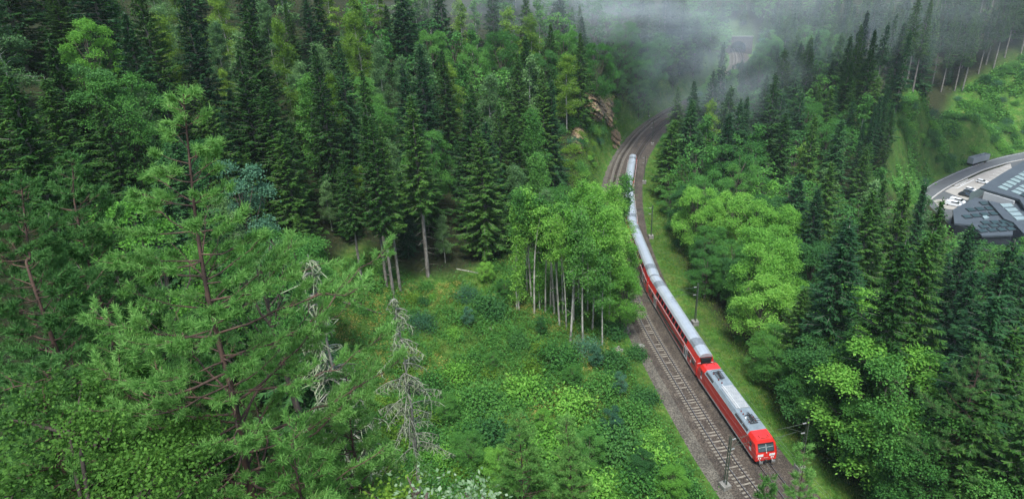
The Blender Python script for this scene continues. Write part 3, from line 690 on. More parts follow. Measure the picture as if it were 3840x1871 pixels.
def text_mesh(name, body, size, mat, parent, loc, rot, ext=.003):
    cu = bpy.data.curves.new(name, 'FONT'); cu.body = body; cu.size = size; cu.extrude = ext; cu.align_x = 'CENTER'; cu.align_y = 'CENTER'
    o = bpy.data.objects.new(name, cu); COL.objects.link(o)
    dg = bpy.context.evaluated_depsgraph_get(); me = bpy.data.meshes.new_from_object(o.evaluated_get(dg)); COL.objects.unlink(o); bpy.data.objects.remove(o)
    r = link(name, me, parent, mat); r.location = loc; r.rotation_euler = rot
    if not me.materials: me.materials.append(mat)
    return r
def loco(root):
    B = 1.49
    body = [(-B,.75),(-B,1.95),(-B,3.14),(-1.14,3.66),(1.14,3.66),(B,3.14),(B,1.95),(B,.75)]
    def ring(x, pts=body): return [(x, y, z) for y, z in pts]
    fx = lambda z: 9.25 if z < 1.95 else 9.25-(z-1.95)*.47
    frontp = [(-1.47,.75),(-1.48,1.95),(-1.42,3.06),(-1.08,3.56),(1.08,3.56),(1.42,3.06),(1.48,1.95),(1.47,.75)]
    mb = MB()
    mb.loft([[(-fx(z), y, z) for y, z in frontp], ring(-8.1), ring(-6.75)]); mb.build('cab', M['red'], root)
    mb = MB()
    mb.loft([ring(6.75), ring(8.1), [(fx(z), y, z) for y, z in frontp]]); mb.build('cab', M['red'], root)
    side = [(-B,.82),(-B,3.14),(B,3.14),(B,.82)]
    mb = MB(); mb.loft([ring(-6.75, side), ring(6.75, side)]); mb.build('body', M['red'], root)
    for sd_ in (-1, 1):
        mb = MB(); mb.box((0, sd_*(B+.004), 3.12), (13.5, .02, .05)); mb.box((0, sd_*(B-.02), .70), (17.0, .06, .22)); mb.build('sill', M['skirt'], root)
        for xs in (-1, 1):
            mb = MB(); mb.box((xs*7.72, sd_*(B+.003), 2.42), (.52, .015, .72)); mb.build('side_window', M['glass'], root)
            mb = MB(); mb.box((xs*7.0, sd_*(B+.003), 1.95), (.05, .014, 2.1)); mb.box((xs*6.45, sd_*(B+.003), 1.95), (.04, .014, 2.1)); mb.build('door_seam', M['under'], root)
            mb = MB(); mb.box((xs*7.75, sd_*(B+.005), 1.62), (.48, .015, .42)); mb.build('side_plate', M['white'], root)
            mb = MB()
            for kx in (-1.3, 1.3): mb.tube([(xs*5.2+kx, sd_*.68, .62), (xs*5.2+kx, sd_*.82, .62)], .62, 18)
            mb.box((xs*5.2, sd_*1.05, .62), (3.9, .2, .34)); mb.box((xs*5.2, sd_*1.2, .45), (1.0, .2, .4)); mb.build('bogie', M['under'], root)
    roof = [(-B,3.14),(-1.14,3.66),(1.14,3.66),(B,3.14)]
    mb = MB(); mb.loft([ring(-6.75, [(y*.998, z) for y, z in roof]), ring(6.75, [(y*.998, z) for y, z in roof])]); mb.build('roof', M['loco_grey'], root)
    # raised pale hatch in the middle with rivets and a cable run
    mb = MB(); mb.prism([(-2.6,-.9),(2.3,-.9),(2.3,.98),(-2.6,.98)], 3.6, 3.76); h_ = mb.build('roof_hatch', M['loco_light'], root)
    mb = MB()
    for i in range(6):
        for j in range(4): mb = MB(); mb.box((-2.2+i*.82, -.2+j*.33, 3.77), (.16, .07, .03)); mb.build('hatch_lug', M['loco_grey'], h_)
    mb = MB(); mb.tube([(-2.9,-.55,3.86),(2.6,-.5,3.86)], .035, 6); mb.build('roof_cable', M['white'], root)
    mb = MB(); mb.box((-3.3, -.45, 3.63), (1.0, .95, .03)); mb.build('roof_pit', M['black'], root)
    for sd_ in (-1, 1):
        ang = math.atan2(.6, .37)
        for xs, ln in ((-5.3, 2.4), (3.9, 2.0), (5.7, 1.4)):
            y0, y1 = B-.08, 1.2; mb = MB()
            mb.loft([[(xs-ln/2, sd_*(1.14+.35*(1-t)+.012), 3.66-.52*(1-t)+.012) for t in (.2, .75)], [(xs+ln/2, sd_*(1.14+.35*(1-t)+.012), 3.66-.52*(1-t)+.012) for t in (.2, .75)]], cap=False, closed=False)
            mb.build('louvre', M['under'], root)
    def insul(x, y, m='brown', r=.11, h=.32):
        mb = MB(); mb.tube([(x,y,3.6),(x,y,3.6+h*.3),(x,y,3.6+h*.35),(x,y,3.6+h*.65),(x,y,3.6+h*.7),(x,y,3.6+h)], [r*.6,r*.6,r,r,r*.5,r*.5], 10); mb.build('insulator', M[m], root)
    for x, y in ((-4.1,-.5),(-3.35,-.35),(3.0,-.55),(3.6,-.55),(5.2,-.5),(5.1,.45),(4.4,.5),(-5.6,-.6),(-6.0,.4)): insul(x, y)
    insul(4.35, -.55, 'white', .15, .3)
    def panto(x0, s):
        mb = MB(); z = 3.86
        mb.box((x0, 0, z), (1.5, .08, .08)); 
        for y in (-.5, .5): mb.box((x0, y, z), (1.7, .06, .06)); 
        for x in (-.8, .8): mb.box((x0+x, 0, z), (.07, 1.1, .07))
        mb.tube([(x0-.7*s,-.3,z+.02),(x0+1.1*s,-.12,z+.18)], .045, 6); mb.tube([(x0-.7*s,.3,z+.02),(x0+1.1*s,.12,z+.18)], .045, 6)
        mb.tube([(x0+1.1*s,0,z+.18),(x0-.6*s,0,z+.30)], .05, 6)
        for x in (-.22, .22):
            mb.tube([(x0-.6*s+x,-.95,z+.18),(x0-.6*s+x,-.7,z+.32),(x0-.6*s+x,.7,z+.32),(x0-.6*s+x,.95,z+.18)], .03, 6)
        mb.tube([(x0-.4*s,0,z+.05),(x0+.5*s,.0,z+.1)], .09, 8)
        mb.build('pantograph', M['under'], root)
    panto(-5.1, 1); panto(4.8, -1)
    for s in (-1, 1):
        mb = MB(); mb.box((s*7.35, 0, 3.63), (.85, 1.25, .03)); mb.build('roof_panel', M['loco_grey'], root)
        mb = MB(); mb.box((s*8.0, -.62, 3.68), (.4, .06, .12)); mb.box((s*8.0, .62, 3.68), (.4, .06, .12)); mb.box((s*8.3, 0, 3.66), (.05, .9, .06)); mb.build('roof_horn', M['brown'], root)
        # windscreen in two panes with dark frame
        def fp(y, z, o): return (s*(fx(z)+o), y, z)
        z0, z1 = 2.12, 3.17
        mb = MB(); mb.add([fp(-1.14, z0, .006), fp(1.14, z0, .006), fp(1.12, z1, .006), fp(-1.12, z1, .006)], [(0,1,2,3)]); fr = mb.build('windscreen_frame', M['black'], root)
        for a_, b_ in ((-1.07, -.06), (.06, 1.07)):
            mb = MB(); mb.add([fp(a_, z0+.07, .014), fp(b_, z0+.07, .014), fp(b_, z1-.22, .014), fp(a_, z1-.22, .014)], [(0,1,2,3)]); mb.build('windscreen_pane', M['cabglass'], root)
            mb = MB(); mb.tube([fp(a_+.05, 2.66, .03), fp(b_-.05, 2.7, .03)], .025, 5); mb.build('wiper', M['skirt'], root)
            yy = (a_+b_)/2*1.42
            mb = MB(); mb.box((s*9.262, yy*1.02, 1.62), (.03, .78, .36)); mb.build('front_plate', M['white'], root)
            mb = MB()
            for dy in (-.13, .13): mb.tube([(s*9.23, yy*1.12+dy, 1.16), (s*9.29, yy*1.12+dy, 1.16)], .09, 12)
            mb.build('headlight', M['lamp'], root)
            mb = MB(); mb.tube([(s*9.2, yy*1.08, .82), (s*9.62, yy*1.08, .82)], .09, 10); mb.box((s*9.66, yy*1.08, .82), (.06, .5, .32)); mb.build('buffer', M['metal'], root)
        mb = MB(); mb.tube([fp(0, z0+.02, .03), fp(0, z1-.15, .03)], .05, 6); mb.build('windscreen_post', M['skirt'], root)
        mb = MB(); mb.tube([(s*9.24, 0, 2.02), (s*9.30, 0, 2.02)], .07, 12); mb.build('headlight', M['lamp'], root)
        mb = MB(); mb.box((s*9.05, 0, .88), (.32, 2.7, .14)); mb.box((s*9.0, 0, .62), (.3, 2.3, .42)); mb.box((s*9.3, 0, .75), (.35, .22, .3)); mb.tube([(s*9.3, .25, .7), (s*9.45, .3, .4)], .03, 6); mb.build('buffer_beam', M['under'], root)
        mb = MB(); mb.box((s*8.95, 0, .32), (.25, 2.2, .3)); mb.build('rail_guard', M['black'], root)
        text_mesh('number', '146 210-6', .17, M['white'], root, (s*9.258, 0, 1.17), (math.pi/2, 0, s*math.pi/2))
    mb = MB(); mb.box((0, 0, .72), (6.0, 2.6, .5)); mb.build('underframe', M['under'], root)
a, b = loco_ab; c = (a+b)/2; d = a-b
root = empty('locomotive', (c[0], c[1], 0), math.atan2(d[1], d[0]), 'red electric locomotive with grey roof and folded pantographs at the head of the train', 'locomotive')
loco(root)
# ------------------------------------------------------------------ tree kinds (each a crown mesh and a trunk mesh)
def pack(gen, leafmat, barkmat, smooth=False):
    (V, F), (TV, TF) = gen[0], gen[1]
    q = F.shape[1] == 4
    crown = mesh_np('crown', V, quads=F if q else None, tris=None if q else F, mats=[leafmat])
    trunk = mesh_np('trunk', TV, quads=TF, mats=[barkmat], smooth=True)
    return crown, trunk
def merged(gen, leafmat, barkmat):
    (V, F), (TV, TF) = gen[0], gen[1]
    return mesh_np('tree', np.vstack([V, TV]), quads=np.vstack([F, TF+len(V)]), mats=[leafmat, barkmat], qi=np.r_[np.zeros(len(F)), np.ones(len(TF))])
KIND = {}        # kind -> list of (H, R, crown, trunk, merged low version)
def kind(name, specs, leaf, barkm, far):
    out = []
    for i, (fn, kw, kwf) in enumerate(specs):
        lm = M[leaf[i % len(leaf)]]; c, t = pack(fn(**kw), lm, M[barkm]); f = merged(fn(**{**kw, **kwf}), lm, M[barkm]) if far else None
        out.append((kw['H'], kw['R'], c, t, f))
    KIND[name] = out
SP = dict(step=.48, card=.48, per=7, dens=1.6); SPF = dict(step=.85, card=.95, per=6, dens=1.5)
kind('spruce', [(gen_spruce, dict(seed=11+i, H=30, R=R, bare=b, droop=d, **SP), SPF) for i, (R, b, d) in enumerate([(6.0, .04, .5), (5.2, .06, .55), (6.6, .08, .4), (5.6, .03, .6), (4.8, .08, .5), (6.2, .05, .65)])],
     ['spruce', 'spruce_cool', 'spruce', 'spruce_cool', 'spruce_light', 'spruce'], 'bark_spruce', True)
kind('bare_spruce', [(gen_spruce, dict(seed=31+i, H=32, R=R, bare=b, droop=.45, **SP), SPF) for i, (R, b) in enumerate([(4.0, .40), (3.4, .48), (4.3, .36)])], ['spruce', 'spruce_cool'], 'bark_spruce', True)
kind('narrow_spruce', [(gen_spruce, dict(seed=41+i, H=28, R=R, bare=.05, droop=.55, **SP), SPF) for i, R in enumerate([2.5, 2.9, 2.2])], ['spruce_cool', 'spruce'], 'bark_spruce', True)
BF = dict(leaf=.62, ncl=150, per=16)
kind('leafy_tree', [(gen_broad, dict(seed=51+i, H=20, R=R, base=b, lobes=L, ncl=n, per=40, leaf=.23, openness=o), BF) for i, (R, b, L, n, o) in enumerate([(5.4, .08, 24, 760, .22), (6.2, .06, 28, 900, .25), (4.6, .10, 20, 640, .2), (5.6, .12, 22, 640, .3)])],
     ['leaf_mid', 'leaf_mid', 'leaf_dark', 'leaf_mid'], 'bark_dark', True)
kind('bright_tree', [(gen_broad, dict(seed=61+i, H=18, R=R, base=b, lobes=L, ncl=n, per=42, leaf=.24, openness=.27), BF) for i, (R, b, L, n) in enumerate([(5.6, .08, 26, 820), (4.6, .1, 20, 640), (5.0, .06, 22, 700)])], ['leaf_bright'], 'bark_dark', True)
kind('pale_tree', [(gen_birch, dict(seed=71+i, H=22, R=R, base=.22, ncl=520, per=26, leaf=.26, hang=.9), dict(leaf=.5, ncl=240, per=12)) for i, R in enumerate([3.2, 2.6, 3.8])], ['leaf_pale', 'leaf_mid', 'leaf_yellow'], 'bark_birch', True)
kind('birch', [(gen_birch, dict(seed=81+i, H=22, R=R, base=b, ncl=n, per=26, leaf=.26, lean=l), {}) for i, (R, b, l, n) in enumerate([(1.8, .60, .05, 150), (2.2, .58, -.07, 190), (1.3, .66, .07, 95), (2.3, .5, -.02, 250)])], ['leaf_bright', 'leaf_mid'], 'bark_birch', False)
kind('ivy_birch', [(gen_birch, dict(seed=91+i, H=20, R=.85, base=.12, ncl=300, per=22, leaf=.25, hang=1.2), {}) for i in range(2)], ['leaf_bright'], 'bark_birch', False)
kind('bluish_tree', [(gen_broad, dict(seed=95+i, H=16, R=3.4, base=.08, lobes=13, ncl=420, per=28, leaf=.24, openness=.15), BF) for i in range(2)], ['leaf_blue'], 'bark_dark', False)
def zp(H, k=8, s=0):
    r = np.random.default_rng(s); z = np.linspace(0, H, k); return np.stack([np.cumsum(r.normal(size=k)*.12), np.cumsum(r.normal(size=k)*.12), z], 1)-[0, 0, 0]
def _pk(seed, H, R, **kw): g = gen_pine(seed, zp(H, s=seed), R=R, **kw); return g
for nm, mt, kws in (('pine', 'pine_cool', dict(needles=9, nw=.028, tuft=.20, density=.8)),):
    out = []
    for i, (H, R, zl) in enumerate([(16, 3.2, .25), (18, 2.8, .35), (14, 3.4, .2)]):
        g = _pk(101+i, H, R, zlow=zl, tr0=.19, whorl=.55, **kws); c, t = pack(g, M[mt], M['bark_pine']); out.append((H, R, c, t, None))
    KIND[nm] = out

OBJNAME = dict(spruce='spruce_tree', bare_spruce='spruce_tree', narrow_spruce='spruce_tree', leafy_tree='broadleaf_tree', bright_tree='broadleaf_tree', pale_tree='birch_tree', birch='birch_tree', ivy_birch='birch_tree', bluish_tree='broadleaf_tree', pine='pine_tree')
CATN = dict(spruce='spruce', bare_spruce='spruce', narrow_spruce='spruce', leafy_tree='broadleaf tree', bright_tree='broadleaf tree', pale_tree='birch', birch='birch', ivy_birch='birch', bluish_tree='broadleaf tree', pine='pine')
TREES = []   # x, y, R, H
def put(kd, x, y, H, label, group, R=None, var=None, rz=None, z=None, far=False, mat=None):
    vs = KIND[kd]; v = vs[(var if var is not None else random.randrange(len(vs))) % len(vs)]
    s = H/v[0]; sr = s if R is None else s*min(1.4 if 'spruce' in kd else 1.2, max(.82, R/v[1]/s))
    if kd not in ('birch', 'ivy_birch'):
        for _ in range(3):
            dd, sd = polydist([x], [y], MIDC); need = 10.0+.62*v[1]*sr
            if sd[0] < 0 and dd[0] < need:
                i = int(np.argmin(np.hypot(MIDC[:, 0]-x, MIDC[:, 1]-y))); w = np.array([x, y])-MIDC[i]; w /= np.linalg.norm(w); x, y = np.array([x, y])+w*(need-dd[0])
    root_z = g1(x, y)-.15 if z is None else z
    rz = random.uniform(0, 6.28) if rz is None else rz
    if far and v[4] is not None:
        o = bpy.data.objects.new(OBJNAME[kd], v[4]); COL.objects.link(o); o.location = (x, y, root_z); o.scale = (sr, sr, s); o.rotation_euler[2] = rz
        tag(o, label, CATN[kd], group)
    else:
        o = empty(OBJNAME[kd], (x, y, root_z), rz, label, CATN[kd], group); o.scale = (sr, sr, s)
        c = link('crown', v[2], o); t = link('trunk', v[3], o)
        if mat:
            c.material_slots[0].link = 'OBJECT'; c.material_slots[0].material = M[mat]
    TREES.append((x, y, v[1]*sr, H)); return o
def solve_top(dx, dy, r0, H, span=.22):
    """distance near r0 at which a tree of height H has its top at this place in the view"""
    d = ray(dx, dy); d = d/np.linalg.norm(d); r = np.linspace(r0*(1-span), r0*(1+span), 41); P = CAMP+d*r[:, None]
    hh = P[:, 2]-gh(P[:, 0], P[:, 1]); k = np.argmin(np.abs(hh-H)+abs(r-r0)*.03)
    return P[k, 0], P[k, 1], float(np.clip(hh[k], H*.6, H*1.3))
LIST = [  # kind, top (picture), distance, height, crown radius, label
('bare_spruce',1030,232,133,37,4.8,'tall spruce with a long visible trunk standing at the upper edge of the clearing'),
('spruce',1179,240,150,33,5.0,'broad dark spruce right of the tall one above the clearing'),

('bare_spruce',909,168,142,36,3.5,'bare-trunked spruce behind the thin trunks at the left end of the clearing'),
('spruce',1054,104,168,34,4.6,'spruce with grey dead branches rising behind the tall clearing-edge spruce'),
('spruce',1254,258,155,30,4,None),('spruce',1289,282,152,28,4,'dark spruce just left of the leafy birch stand'),
('spruce',1359,170,176,32,4.6,None),('spruce',1389,198,174,30,4,'spruce with drooping branches beside the overgrown rock slope'),
('pale_tree',1339,280,150,26,3.4,'slender pale green tree rising behind the birch stand'),
('spruce',595,118,150,30,4.6,'tall spruce with pale dead twigs on the upper left hillside'),
('spruce',657,214,114,28,4.4,'dark conical spruce right of the blue-green tree'),
('spruce',700,330,112,24,4.0,'dark spruce low on the slope right of the big near pine'),
('spruce',485,196,122,24,3.6,'dark young spruce behind the top of the big near pine'),
('bluish_tree',560,288,80,17,3.2,'blue-green leafy tree right of the tip of the big near pine'),
('bright_tree',200,30,150,20,4.2,None),('leafy_tree',185,130,132,20,4.6,None),('leafy_tree',270,152,125,20,5,None),
('pale_tree',345,236,108,17,3.6,'pale birch-like tree left of the big near pine tip'),
('spruce',120,95,130,28,4.2,None),('spruce',115,190,104,26,4.2,None),('spruce',15,178,92,24,4,None),('pale_tree',390,40,142,20,2.8,'slim birch with a bare stem above the reddish clearing'),
('pale_tree',695,50,162,24,3.4,None),('pale_tree',660,4,176,22,3.4,None),('spruce',787,108,152,34,4.2,'dark spruce with a pale trunk showing through its crown'),
('pale_tree',825,190,146,24,3.2,None),('pale_tree',765,190,146,24,3.4,None),('spruce',845,90,165,32,4,None),
('pale_tree',889,30,186,24,4,None),('pale_tree',949,104,166,22,3.2,None),('pale_tree',1129,165,168,22,3.8,None),('leafy_tree',1189,100,190,22,4,None),
('leafy_tree',1259,64,206,24,5,None),('spruce',1299,130,190,28,3.6,None),('pale_tree',1229,190,170,22,4.4,None),('pale_tree',1334,40,222,22,4,None),('spruce',1384,58,230,26,4,None),
('spruce',1459,80,245,30,4.2,None),('leafy_tree',1504,92,252,24,5.5,None),('leafy_tree',1574,44,285,24,6,None),('leafy_tree',1649,90,290,24,6,None),
('leafy_tree',1600,150,264,18,5,'rounded leafy tree overhanging the track bend from the left'),('leafy_tree',1610,190,262,16,4.5,None),('pale_tree',1425,140,225,22,4.4,None),
('leafy_tree',1370,110,215,22,4.5,None),('leafy_tree',1420,60,250,24,5,None),('leafy_tree',1080,60,200,22,4.5,None),('spruce',1110,120,190,28,3.8,None),('spruce',1010,160,170,30,4,None),
('leafy_tree',1556,172,258,11,4,None),('spruce',1522,150,262,13,3.2,None),('leafy_tree',1625,140,290,22,5,None),
# right of the line
('leafy_tree',1862,346,152,24,7.6,'large round leafy crown right of the track, tallest of the broadleaf group'),
('leafy_tree',1780,420,152,18,6.0,'dark leafy tree at the foot of the large round crown beside the track bank'),
('leafy_tree',1735,455,150,15,5.0,None),
('bright_tree',1897,483,128,20,5.6,'bright green leafy tree below the large round crown'),
('bright_tree',1997,508,120,20,5.2,'bright leafy tree with bare grey branches in its crown'),
('bright_tree',1945,590,108,20,5.8,'bright green tree beside the mast behind the train'),
('leafy_tree',2060,590,108,19,4.6,None),
('leafy_tree',1900,660,105,14,4.2,None),('leafy_tree',1850,600,118,13,4.2,None),
('leafy_tree',1790,560,128,12,4.0,None),
('spruce',1977,280,172,30,4.6,None),('spruce',2092,404,146,30,4.8,'dark spruce standing right of the large round crown'),('spruce',2062,470,132,26,3.8,None),
('spruce',2182,368,186,28,4.2,'brownish-tipped spruce below the dark wood edge'),('spruce',2197,470,122,34,4.6,'tall spruce in the middle of the right-hand wood'),
('spruce',2287,455,132,36,4.6,None),('narrow_spruce',2327,455,138,34,3.4,'narrow spruce left of the road and car park'),('spruce',2372,498,130,36,4.6,None),
('spruce',2445,560,110,33,4.2,'spruce standing in front of the dark roofs'),('spruce',2556,600,100,32,4.6,'dark spruce at the right edge in front of the dark roofs'),
('narrow_spruce',2177,300,205,28,2.6,None),('narrow_spruce',2236,215,210,26,2.8,None),('narrow_spruce',2218,240,206,26,2.8,None),('narrow_spruce',2248,272,204,24,2.4,'narrow dark spruce at the very edge of the wood beside the open slope'),
('narrow_spruce',2205,262,200,28,2.6,None),
('leafy_tree',2042,245,208,22,5.2,None),('leafy_tree',2085,285,190,22,5,None),('spruce',1932,185,230,30,4.4,None),('spruce',1882,240,212,28,4.2,None),
('spruce',1837,282,192,28,4.6,'olive-brown spruce above the large round crown'),('spruce',1762,330,178,18,3.6,None),('spruce',1747,200,196,28,4.4,'tall conifer with an orange trunk beside the track bend'),
('spruce',1797,175,228,28,4.4,None),('leafy_tree',1937,92,318,26,7,None),('leafy_tree',1862,135,300,22,6.5,None),('leafy_tree',1900,125,310,22,6.5,'leafy tree in front of the tunnel mouth'),('leafy_tree',2067,66,340,26,6,None),
('spruce',1700,215,232,26,4.2,None),('spruce',1672,240,222,20,3.6,None),('leafy_tree',1690,330,180,12,4,None),('leafy_tree',1700,395,165,10,4,None),
('spruce',2517,727,88,33,4.8,None),('spruce',2350,570,112,36,4.8,'large spruce with pale drooping branch tips in the right-hand wood'),('spruce',2272,600,104,34,4.8,None),
('spruce',2032,717,98,20,3.2,'small dark spruce between the bright trees'),('spruce',2140,560,112,32,4.8,'dark spruce behind the feathery yellow-green crown'),
('bright_tree',2170,690,82,24,5.2,'yellow-green leafy tree with an open feathery crown'),
('bright_tree',2230,850,70,20,8.0,'big leafy maple nearest the lower right corner'),('leafy_tree',2090,835,82,17,5.0,'leafy maple just below the feathery yellow-green crown'),
('leafy_tree',2370,885,70,20,6.5,None),('leafy_tree',2000,890,86,13,4.0,None),('leafy_tree',1960,820,92,11,3.8,None),('leafy_tree',2180,980,70,15,5,None),('leafy_tree',2060,970,80,12,4.4,None),
('leafy_tree',2270,1060,66,14,5,None),('leafy_tree',2140,1110,70,10,4,None),('leafy_tree',2400,1120,60,15,5,None),
('pine',2490,880,64,22,4.6,'blue-grey pine near the right edge'),('spruce',2560,820,72,30,4.6,None),('spruce',2450,1000,64,22,4.4,None),('spruce',2550,1060,58,24,4.4,None),
]
ZGROUP = {'spruce': 'spruces of the forest', 'broadleaf tree': 'broadleaf trees of the forest', 'birch': 'birches of the forest', 'pine': 'pines'}
def zone_label(kd, x, y):
    px, py, _ = project([[x, y, g1(x, y)+15]]); px = px[0]; py = py[0]; dist = math.hypot(x, y)
    w = {'spruce': 'dark spruce', 'bare_spruce': 'bare-trunked spruce', 'narrow_spruce': 'narrow dark spruce', 'leafy_tree': 'green leafy tree', 'bright_tree': 'bright green leafy tree', 'pale_tree': 'pale green birch', 'birch': 'slender birch', 'pine': 'pine'}[kd]
    if px < 700: s = 'on the steep hillside behind the big near pine' if py < 420 else 'low on the slope beside the big near pine'
    elif px < 1300: s = 'in the misty forest along the upper edge' if py < 150 else 'in the dense forest above the clearing'
    elif px < 1660: s = 'in the mist above the rock cutting'
    elif px > 2180 and dist > 300: s = 'in the far stand above the open green slope'
    elif py < 230: s = 'in the mist around the tunnel mouth'
    elif py < 620: s = 'in the wood between the railway and the road'
    else: s = 'in the dark wood right of the locomotive'
    return w+' '+s, (w+'s '+s)
for kd, dx, dy, r0, H, R, lab in LIST:
    x, y, h = solve_top(dx, dy, r0, H)
    l2, g2 = zone_label(kd, x, y) if kd != 'bluish_tree' else (None, None)
    put(kd, x, y, h, lab or l2, g2 if not lab else None, R=R*(h/H)**.5*(1.35 if kd == 'spruce' else 1), mat=None)
# spruces with grey stems at the upper edge of the open slope (base in the picture)
for i, (dx, dy, H) in enumerate([(2262,243,37),(2295,234,35),(2240,200,34),(2227,180,33),(2212,172,34),(2180,146,32),(2309,210,33),(2318,224,32),(2366,236,35),(2401,231,34),(2420,232,35),(2427,208,33),(2499,172,36),(2527,146,35),(2280,217,32),(2567,140,34),(2345,215,33),(2385,205,33),(2460,190,34),(2480,165,35)]):
    p = on_ground(dx, dy, 150); put('bare_spruce', p[0], p[1], H+3, 'grey-stemmed spruce at the upper edge of the open green slope', 'grey-stemmed spruces above the open slope', R=3.4)
for dx, dy, H, lab in [(990,742,35,'thin-trunked spruce standing just left of the tall one at the clearing edge'),(1008,738,33,'slender bare stem between the thin trunks at the clearing edge'),(912,722,26,'short bare spruce stem at the left end of the clearing edge'),(975,735,34,None)]:
    p = on_ground(dx, dy, 60); put('bare_spruce', p[0], p[1], H, lab or 'bare-stemmed spruce at the left end of the clearing', None, R=3.0)
# birch stand left of the line (base in the picture)
BIRCH = [(1300,782,24,0),(1306,770,20,2),(1344,790,22,2),(1352,770,23,1),(1425,838,23,1),(1443,822,24,0),(1466,868,25,3),(1490,838,24,1),(1478,800,24,3),(1510,800,23,3),(1530,840,21,3),(1545,790,22,3),(1400,760,23,0),(1385,775,22,2),(1372,790,20,0),(1416,790,23,1),(1500,760,24,3),(1540,730,23,3),(1560,700,23,3),(1455,760,24,1),(1325,740,20,2),(1312,755,23,2),(1338,765,24,2),(1362,775,22,2),(1395,800,24,2),(1408,825,22,2),(1435,860,23,2),(1515,870,17,3)]
BL = ['leaning birch stem at the left end of the birch stand','thin birch behind the leftmost birch stem','ivy-clad thin birch in the left part of the stand','thin birch in the left part of the stand']
for i, (dx, dy, H, v) in enumerate(BIRCH):
    p = on_ground(dx, dy, 60)
    put('birch', p[0], p[1], H, 'slender pale-stemmed birch in the stand left of the railway', 'birches of the stand beside the railway', R=2.5 if i > 4 else 1.9, var=v, mat='leaf_bright' if i % 3 else 'leaf_mid')
for dx, dy in [(1300,782),(1352,786)]:
    p = on_ground(dx+6, dy, 60); put('ivy_birch', p[0], p[1], 21, 'leaf-clad narrow stem at the left edge of the birch stand' if dx < 1320 else 'leaf-clad narrow stem in the middle of the birch stand', None)
for dx, dy, r0, H, R in [(1490,450,126,22,3.4),(1540,475,122,20,4.0),(1550,560,112,19,3.2),(1565,650,106,15,2.6)]:
    x, y, h = solve_top(dx, dy, r0, H); put('bright_tree', x, y, h, 'bright green leafy crown leaning over the railway from the birch stand', 'bright leafy crowns of the stand beside the railway', R=R)

# trees lining the outside of the bend and hiding the line beyond it
_i = nearest_i = None
for k in range(0, 34):
    s_ = 200+k*5.2; j = int(min(len(TR)-1, s_+34)); 
    for off, H in ((-random.uniform(9.5, 12), random.uniform(15, 22)), (-random.uniform(15, 20), random.uniform(18, 26))):
        q = offset(TR, off)[j]
        if q[1] < 236: continue
        kd = random.choice(['leafy_tree', 'leafy_tree', 'spruce', 'bluish_tree']) if off > -13 else random.choice(['leafy_tree', 'spruce'])
        px, py, _ = project([[q[0], q[1], H-1]])
        if 1650 > px[0] or (1850 < px[0] < 1915 and py[0] < 112): continue
        put(kd, q[0], q[1], H, 'misty tree lining the outside of the track bend', 'trees lining the outside of the track bend', R=4.6)

# ------------------------------------------------------------------ fill the forest
def P2(*p): return np.array(p, float)
KEEP = [  # picture polygons that stay open, and how far away the thing seen there is
 (P2((880,765),(1060,745),(1150,650),(1290,670),(1300,790),(1420,850),(1600,900),(1640,900),(1850,1255),(940,1255),(960,1000),(900,900)), 85),
 (P2((1575,740),(1545,560),(1528,440),(1545,370),(1590,310),(1650,270),(1660,290),(1640,380),(1628,470),(1650,600),(1720,720),(1800,880),(1900,1010),(2010,1160),(2060,1255),(1800,1255),(1650,1000)), 60),
 (P2((2262,250),(2430,240),(2576,150),(2576,600),(2400,545),(2338,500),(2265,455)), 120),
 (P2((1425,270),(1440,235),(1500,205),(1550,225),(1640,275),(1560,330),(1540,380),(1525,440),(1470,440),(1410,380)), 150),
 (P2((1858,60),(1905,60),(1905,118),(1858,118)), 260),
 (P2((890,520),(1075,520),(1075,745),(890,725)), 60, 127),
 (P2((385,215),(450,215),(450,330),(385,330)), 90),
]
EXC = [np.vstack([CLEAR, CLEAR[:1]])]
FIELDP = FIELD; 
HERO = [(l[1], l[2], l[3]) for l in LIST if l[2] > 60]
def free(x, y, H, R, kd):
    if inpoly([x], [y], CLEAR)[0] or inpoly([x], [y], FIELDP)[0] or inpoly([x], [y], VALLEY)[0]: return False
    d, side = polydist([x], [y], MIDC)
    if d[0] < (10+R*.62 if side[0] < 0 else 8+R*.5): return False
    for (a, b, r2, h2) in TREES:
        dd = (a-x)**2+(b-y)**2
        if dd < ((.61 if side[0] > 0 else .66)*(r2+R))**2: return False
    z = g1(x, y); dist = math.hypot(math.hypot(x, y), z-CAMH)
    q = []
    for t, w in ((.25, .9), (.5, .8), (.75, .45), (.97, 0), (0, 0)):
        for s in (-1, 1):
            q.append((x+s*R*w*y/max(1, math.hypot(x, y)), y-s*R*w*x/max(1, math.hypot(x, y)), z+H*t))
    px, py, zf = project(q)
    if zf.min() < 5: return False
    cx0, cy0, cx1, cy1 = px[8], py[8], px[6], py[6]; hw = R*FPX/KD/max(5, zf[8])
    for (hx, hy, hr) in HERO:
        if dist < hr-4:
            for k in (12, 45, 80):
                t = (hy+k-cy1)/max(1, cy0-cy1)
                if 0 < t < 1 and abs(hx-(cx1+(cx0-cx1)*t)) < hw*(t**.7)+14: return False
    for P, rr, *mx in KEEP:
        if dist > rr*.55 and (not mx or dist < mx[0]) and inpoly(px, py, P).any() and not (P is KEEP[4][0] and dist > 470): return False
    return True
